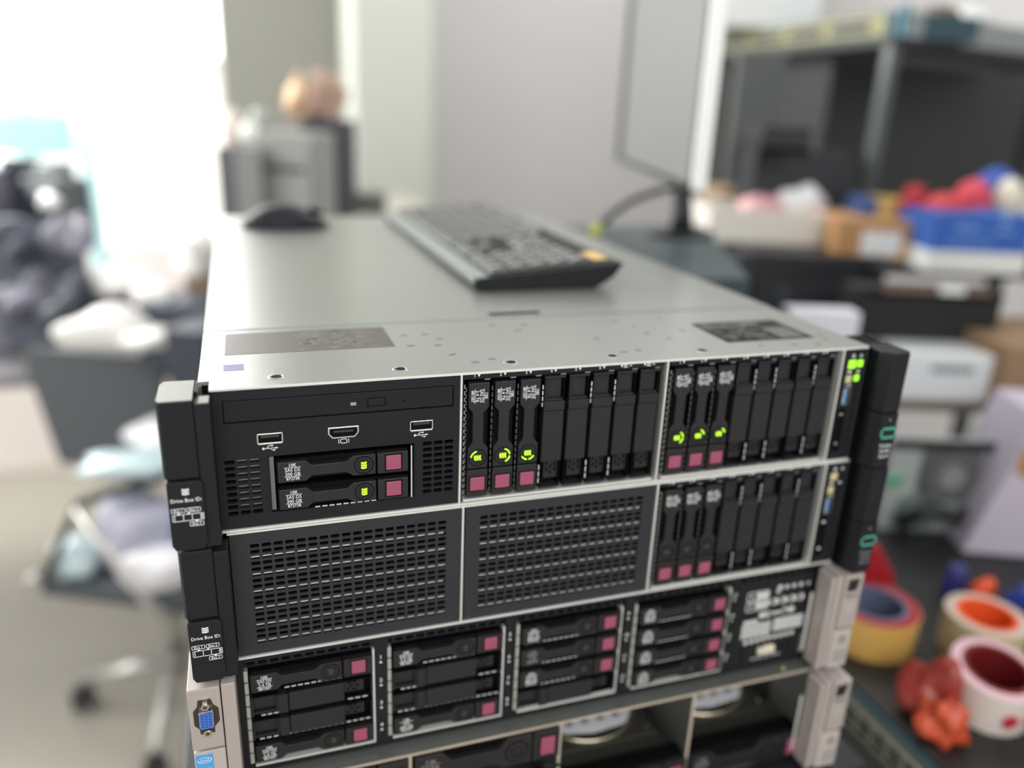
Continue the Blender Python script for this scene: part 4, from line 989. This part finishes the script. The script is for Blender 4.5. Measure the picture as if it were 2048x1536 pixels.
# stand: neck and arc foot
sd = thing('monitor_stand', 'black monitor stand with a curved foot on the teal-grey devices', 'stand', (742, 775, ztop))
part('neck', MB().tube([(0, 0, 4), (0, 2, 40), (-8, 6, 110), (-14, 10, 170)], [22, 17, 15, 15], 12), BLKM, sd, smooth=True)
part('foot', MB().prismz([(60*math.cos(k*math.pi/8), 44*math.sin(k*math.pi/8)) for k in range(16)], 0, 8), BLKM, sd, bevel=2)
cbp = [at(1352, 374, 1300), at(1310, 384, 1280), at(1262, 402, 1260), at(1222, 430, 1240), at(1192, 462, 1225), at(1176, 486, 1220)]
cb = MB().tube([tuple(p) for p in cbp], 5.5, 8)
cable = solo('monitor_cable', cb, BLKM, 'black cable arching down left from the monitor', 'cable', (0, 0, 0), smooth=True)
blob('clip', 'small yellow clip at the foot of the black cable', 'clip', mat('yellow_clip', (196, 200, 72), .5), at(1192, 470, 1195), 9, 9, 9, 61)

# ------------------------------------------------------------------ far left: long table, heap of dark machines, white bags, chair
zt = -560
lt = thing('long_table', 'grey table before the window under the dark heap', 'table', (-430, 2150, -1350))
part('table_top', MB().box(-900, 360, -330, 330, 1350+zt-30, 1350+zt), mat('table_grey', (120, 118, 122), .6), lt, bevel=3)
for sx in (-880, 310):
    for sy in (-310, 280): part('leg', MB().box(sx, sx+40, sy, sy+40, 0, 1350+zt-30), GRYM, lt)
HEAP = [mat('heap_%d' % k, c_, .5) for k, c_ in enumerate([(74, 80, 92), (104, 104, 118), (126, 124, 138), (58, 64, 74), (110, 118, 118)])]
hg = 'dark machines heaped before the window'
desc = ['slate grey', 'blue-grey', 'pale slate', 'near-black', 'grey-green']
rows_ = [(0, 690, 110, 470, 2120), (95, 690, 200, 560, 2060), (-60, 700, 30, 330, 2200), (20, 480, 90, 312, 2240), (80, 560, 165, 318, 2280), (120, 480, 180, 352, 2330), (180, 690, 260, 590, 2040)]
pos = ['lowest at the left of the heap', 'in front, right of the lowest left one', 'tall one at the left picture edge', 'upright at the top of the heap', 'upright right of the topmost one', 'slim one at the right of the heap', 'low one at the right end of the heap']
for k, (u0, v1, u1, v0, t_) in enumerate(rows_):
    r, wd, h = crate('computer_case', '%s computer case, %s' % (desc[k % 5], pos[k]), 'computer', HEAP[k % 5], u0, v0, u1, v1, t_, 150 if k < 3 else 40, None, random.uniform(-.5, .5)*(1 if k < 3 else .3), group=hg)
    part('drive_slot', MB().box(-wd*.3, wd*.3, -3, 0, h*.8, h*.84), DRK, r)
    part('side_vent', MB().box(-wd*.35, wd*.35, -2, 0, h*.3, h*.5), HEAP[(k+2) % 5], r)
for k, (u, v, t_, a_, b_) in enumerate(((60, 640, 2000, 70, 60), (140, 630, 1980, 60, 50), (40, 520, 2020, 60, 60), (150, 500, 2010, 44, 50), (100, 400, 2160, 54, 50))):
    blob('cable_bundle', 'tangled %s cable bundle %s' % (['dark', 'grey', 'black', 'lilac-grey', 'blue-grey'][k], ['low at the left of the heap', 'low in the middle of the heap', 'halfway up the heap', 'at the right flank of the heap', 'near the top of the heap'][k]), 'cable bundle', HEAP[(k*2+1) % 5], at(u, v, t_), a_, 50, b_, 70+k, hg, rough=.7)
BAGE = mat('sunlit_white_bag', (250, 248, 244), .45)
for k, (u, v, t_, a_, b_, lb) in enumerate(((248, 585, 2050, 84, 52, 'large white bag below the window beside the dark heap'), (312, 612, 2000, 62, 44, 'white bag slumped right of the large white bag'), (400, 548, 2060, 70, 82, 'tall white bag against the server lid edge'),
                                (225, 690, 1900, 150, 66, 'broad white bag above the grey chair back'), (300, 692, 1880, 66, 30, 'small white bag above the right of the chair back'), (102, 415, 1950, 26, 26, 'small white bag caught in the dark heap'))):
    p = at(u, v, t_); blob('plastic_bag', lb, 'bag', BAGE if k != 5 else PLW, (p.x, p.y, p.z), a_*.8, 50, b_*.8, 90+k, 'white bags under the window', rough=.3)
r, wd, h = crate('computer_case', 'dark blue-grey computer case under the white bags, next to the stack', 'computer', HEAP[0], 290, 600, 440, 740, 1980, 200, None, .2, group=hg)
r, wd, h = crate('computer_case', 'black upright computer case just left of the server lid', 'computer', HEAP[3], 335, 650, 420, 780, 1800, 160, None, -.2, group=hg)
r, wd, h = crate('carton', 'brown carton peeping above the dark blue-grey case', 'box', mat('brown_card2', (156, 130, 98), .75), 372, 545, 440, 600, 2080, 100, None)

# centre pile behind the mouse
zp = zt
r, wd, h = crate('computer_case', 'light grey computer case, widest of the pile behind the mouse', 'computer', MIDG, 520, 262, 640, 520, 1880, 110, -146, -.25, group='machines piled behind the mouse')
part('front_bezel', MB().box(-wd/2+6, wd/2-6, -6, 0, h*.1, h*.9), mat('bezel_light', (150, 152, 150), .5), r, bevel=2)
part('drive_slot', MB().box(-wd*.35, wd*.35, -9, -6, h*.62, h*.68), GRYM, r)
r, wd, h = crate('computer_case', 'pale silver tower with a round white top behind the mouse', 'computer', GRYL, 486, 290, 532, 520, 1840, 160, -146, .1, group='machines piled behind the mouse')
blob('lamp_globe', 'round white lamp globe on the pale silver tower', 'lamp', mat('globe', (236, 238, 228), .3), at(500, 284, 1850), 24, 24, 25, 50, rough=.01)
blob('lamp_globe', 'small glassy grey globe behind the white one', 'lamp', mat('globe_grey', (170, 176, 170), .2), at(518, 250, 1900), 20, 20, 22, 51, rough=.01)
r, wd, h = crate('computer_case', 'dark slate case at the left of the pile behind the mouse', 'computer', DKG, 448, 290, 494, 520, 1960, 200, -146, 0, group='machines piled behind the mouse')
blob('plastic_bag', 'pinkish white bag on the dark slate case by the window edge', 'bag', mat('pinkish_bag', (206, 194, 186), .5), at(470, 292, 1990), 32, 34, 52, 52)
r, wd, h = crate('computer_case', 'black tower case beside the cream pillar', 'computer', mat('tower_black', (58, 60, 66), .5), 612, 238, 686, 540, 2050, 150, -146, -.1, group='machines piled behind the mouse')
part('front_bezel', MB().box(-wd/2+6, wd/2-6, -5, 0, 10, h-10), mat('tower_black2', (66, 70, 76), .45), r)
p = at(640, 238, 2080)
blob('paper_bag', 'brown paper bag on the black tower case', 'bag', mat('tan_paper', (168, 140, 122), .7), (p.x, p.y, p.z-2), 52, 44, 62, 54, rough=.7)
p = at(600, 240, 2050)
blob('paper_bag', 'peach coloured bag left of the brown paper bag', 'bag', mat('peach_paper', (224, 188, 150), .7), (p.x, p.y, p.z), 28, 34, 52, 55, rough=.6)
r, wd, h = crate('computer_case', 'teal-grey small case at the foot of the black tower', 'computer', mat('teal_case', (126, 150, 146), .5), 600, 345, 660, 520, 1930, 60, -146, .3, group='machines piled behind the mouse')
ct = thing('back_table', 'pale table top behind the server lid by the pillar', 'table', (640, 1900, -1350), 0)
part('table_top', MB().box(-560, -60, -200, 500, 1350-170, 1350-146), mat('pale_top', (150, 148, 138), .6), ct, bevel=3)
for sx in (-555, -95):
    for sy in (-190, 440): part('leg', MB().box(sx, sx+30, sy, sy+30, 0, 1350-170), GRYM, ct)
r, wd, h = crate('small_device', 'flat dark grey device on the pale table by the pillar', 'device', mat('dev_grey', (96, 98, 96), .5), 700, 386, 765, 408, 2200, 80, -146)

# the office chair at the lower left
chx, chy, seatz = -205, 1440, -900
ch = thing('office_chair', 'grey office chair with metal arms, piled with plastic bags', 'chair', (chx, chy, -1350))
def cl(x, y, z): return (x-chx, y-chy, z+1350)
sz = 1350+seatz
part('seat', MB().prismz([(-262, -70), (60, -235), (245, -120), (215, 215), (-160, 225)], sz-46, sz), mat('chair_fabric', (74, 80, 84), .8, bump=.2, scale=300), ch, bevel=14)
part('seat_pan', MB().prismz([(-170, -60), (60, -170), (190, -80), (170, 160), (-120, 170)], sz-80, sz-46), BLKM, ch, bevel=8)
bk_ = MB().prism([(-100, 0), (176, 0), (186, 262), (170, 290), (-146, 306), (-166, 284)], 0, 30)
part('backrest', bk_, mat('chair_mesh_grey', (88, 92, 95), .75, bump=.3, scale=500), ch, cl(-372, 1690, -775), (-.1, 0, -.28), bevel=14)
part('back_post', MB().tube([cl(-220, 1560, -950), cl(-240, 1660, -930), cl(-290, 1730, -860), cl(-300, 1735, -700)], 14, 10), BLKM, ch, smooth=True)
part('armrest', MB().tube([cl(-352, 1318, -700), cl(-300, 1335, -690), cl(-181, 1401, -694)], 12, 8), mat('arm_black', (52, 56, 58), .5), ch, label='dark left arm')
part('armrest', MB().tube([cl(20, 1330, -700), cl(60, 1420, -692), cl(60, 1560, -694)], 14, 8), mat('arm_black', (52, 56, 58), .5), ch)
part('arm_tube', MB().tube([cl(-356, 1313, -712), cl(-290, 1250, -790), cl(-213, 1178, -886), cl(-170, 1200, -950), cl(-190, 1340, -975)], 11, 10), SILV, ch, smooth=True, label='silver tube slanting down from the arm')
part('arm_tube', MB().tube([cl(60, 1420, -700), cl(70, 1400, -900), cl(-60, 1400, -975)], 11, 10), SILV, ch, smooth=True)
part('side_bar', MB().tube([cl(-352, 1318, -706), cl(-440, 1350, -880), cl(-466, 1368, -902)], 10, 8), mat('arm_black', (52, 56, 58), .5), ch)
part('knob', MB().disc(0, 0, 20, -16, 16), SILV, ch, cl(-470, 1366, -905), bevel=3)
part('column', MB().tube([(0, 0, 130), (0, 0, sz-70)], 24, 14), SILV, ch, smooth=True)
part('base_hub', MB().tube([(0, 0, 96), (0, 0, 150)], 36, 14), SILV, ch)
for k in range(4):
    a_ = math.radians(172+90*k); L_ = 235 if k == 0 else 270; ex, ey = L_*math.cos(a_), L_*math.sin(a_)
    part('base_leg', MB().tube([(0, 0, 128), (ex, ey, 80)], [22, 15], 10), SILV, ch, smooth=True)
    cs = part('caster', MB().tube([(ex-9, ey, 29), (ex-24, ey, 29)], 28, 16).tube([(ex+9, ey, 29), (ex+24, ey, 29)], 28, 16), BLKM, ch)
    part('caster_stem', MB().tube([(ex, ey, 30), (ex, ey, 84)], 9, 8), BLKM, cs)
BAG2 = mat('clear_white_bag', (206, 226, 230), .2); BAG3 = mat('glossy_white_bag', (246, 244, 248), .25)
G = 'bags piled on the chair'
blob('plastic_bag', 'pale cyan plastic bag draped over the chair arm', 'bag', BAG2, (-225, 1440, -692), 130, 60, 34, 121, G, rough=.3)
blob('plastic_bag', 'shiny white bag on top behind the chair arm', 'bag', BAG3, (-175, 1530, -672), 90, 70, 46, 122, G, rough=.2)
blob('plastic_bag', 'lilac-grey plastic bag in the middle of the chair seat', 'bag', mat('lilac_bag', (190, 190, 206), .4), (-240, 1400, -900), 104, 88, 100, 123, G, rough=.25)
blob('plastic_bag', 'white bag at the front of the chair seat', 'bag', BAG3, (-190, 1290, -900), 96, 56, 50, 124, G, rough=.2)
blob('plastic_bag', 'pale mint bag in the left corner of the chair seat', 'bag', BAG2, (-390, 1385, -900), 52, 50, 52, 125, G, rough=.4)
blob('plastic_bag', 'blue cloth bundle on the chair next to the server ear', 'bag', mat('denim_blue', (54, 92, 146), .6), (-105, 1330, -890), 60, 60, 92, 126, G, rough=.2)
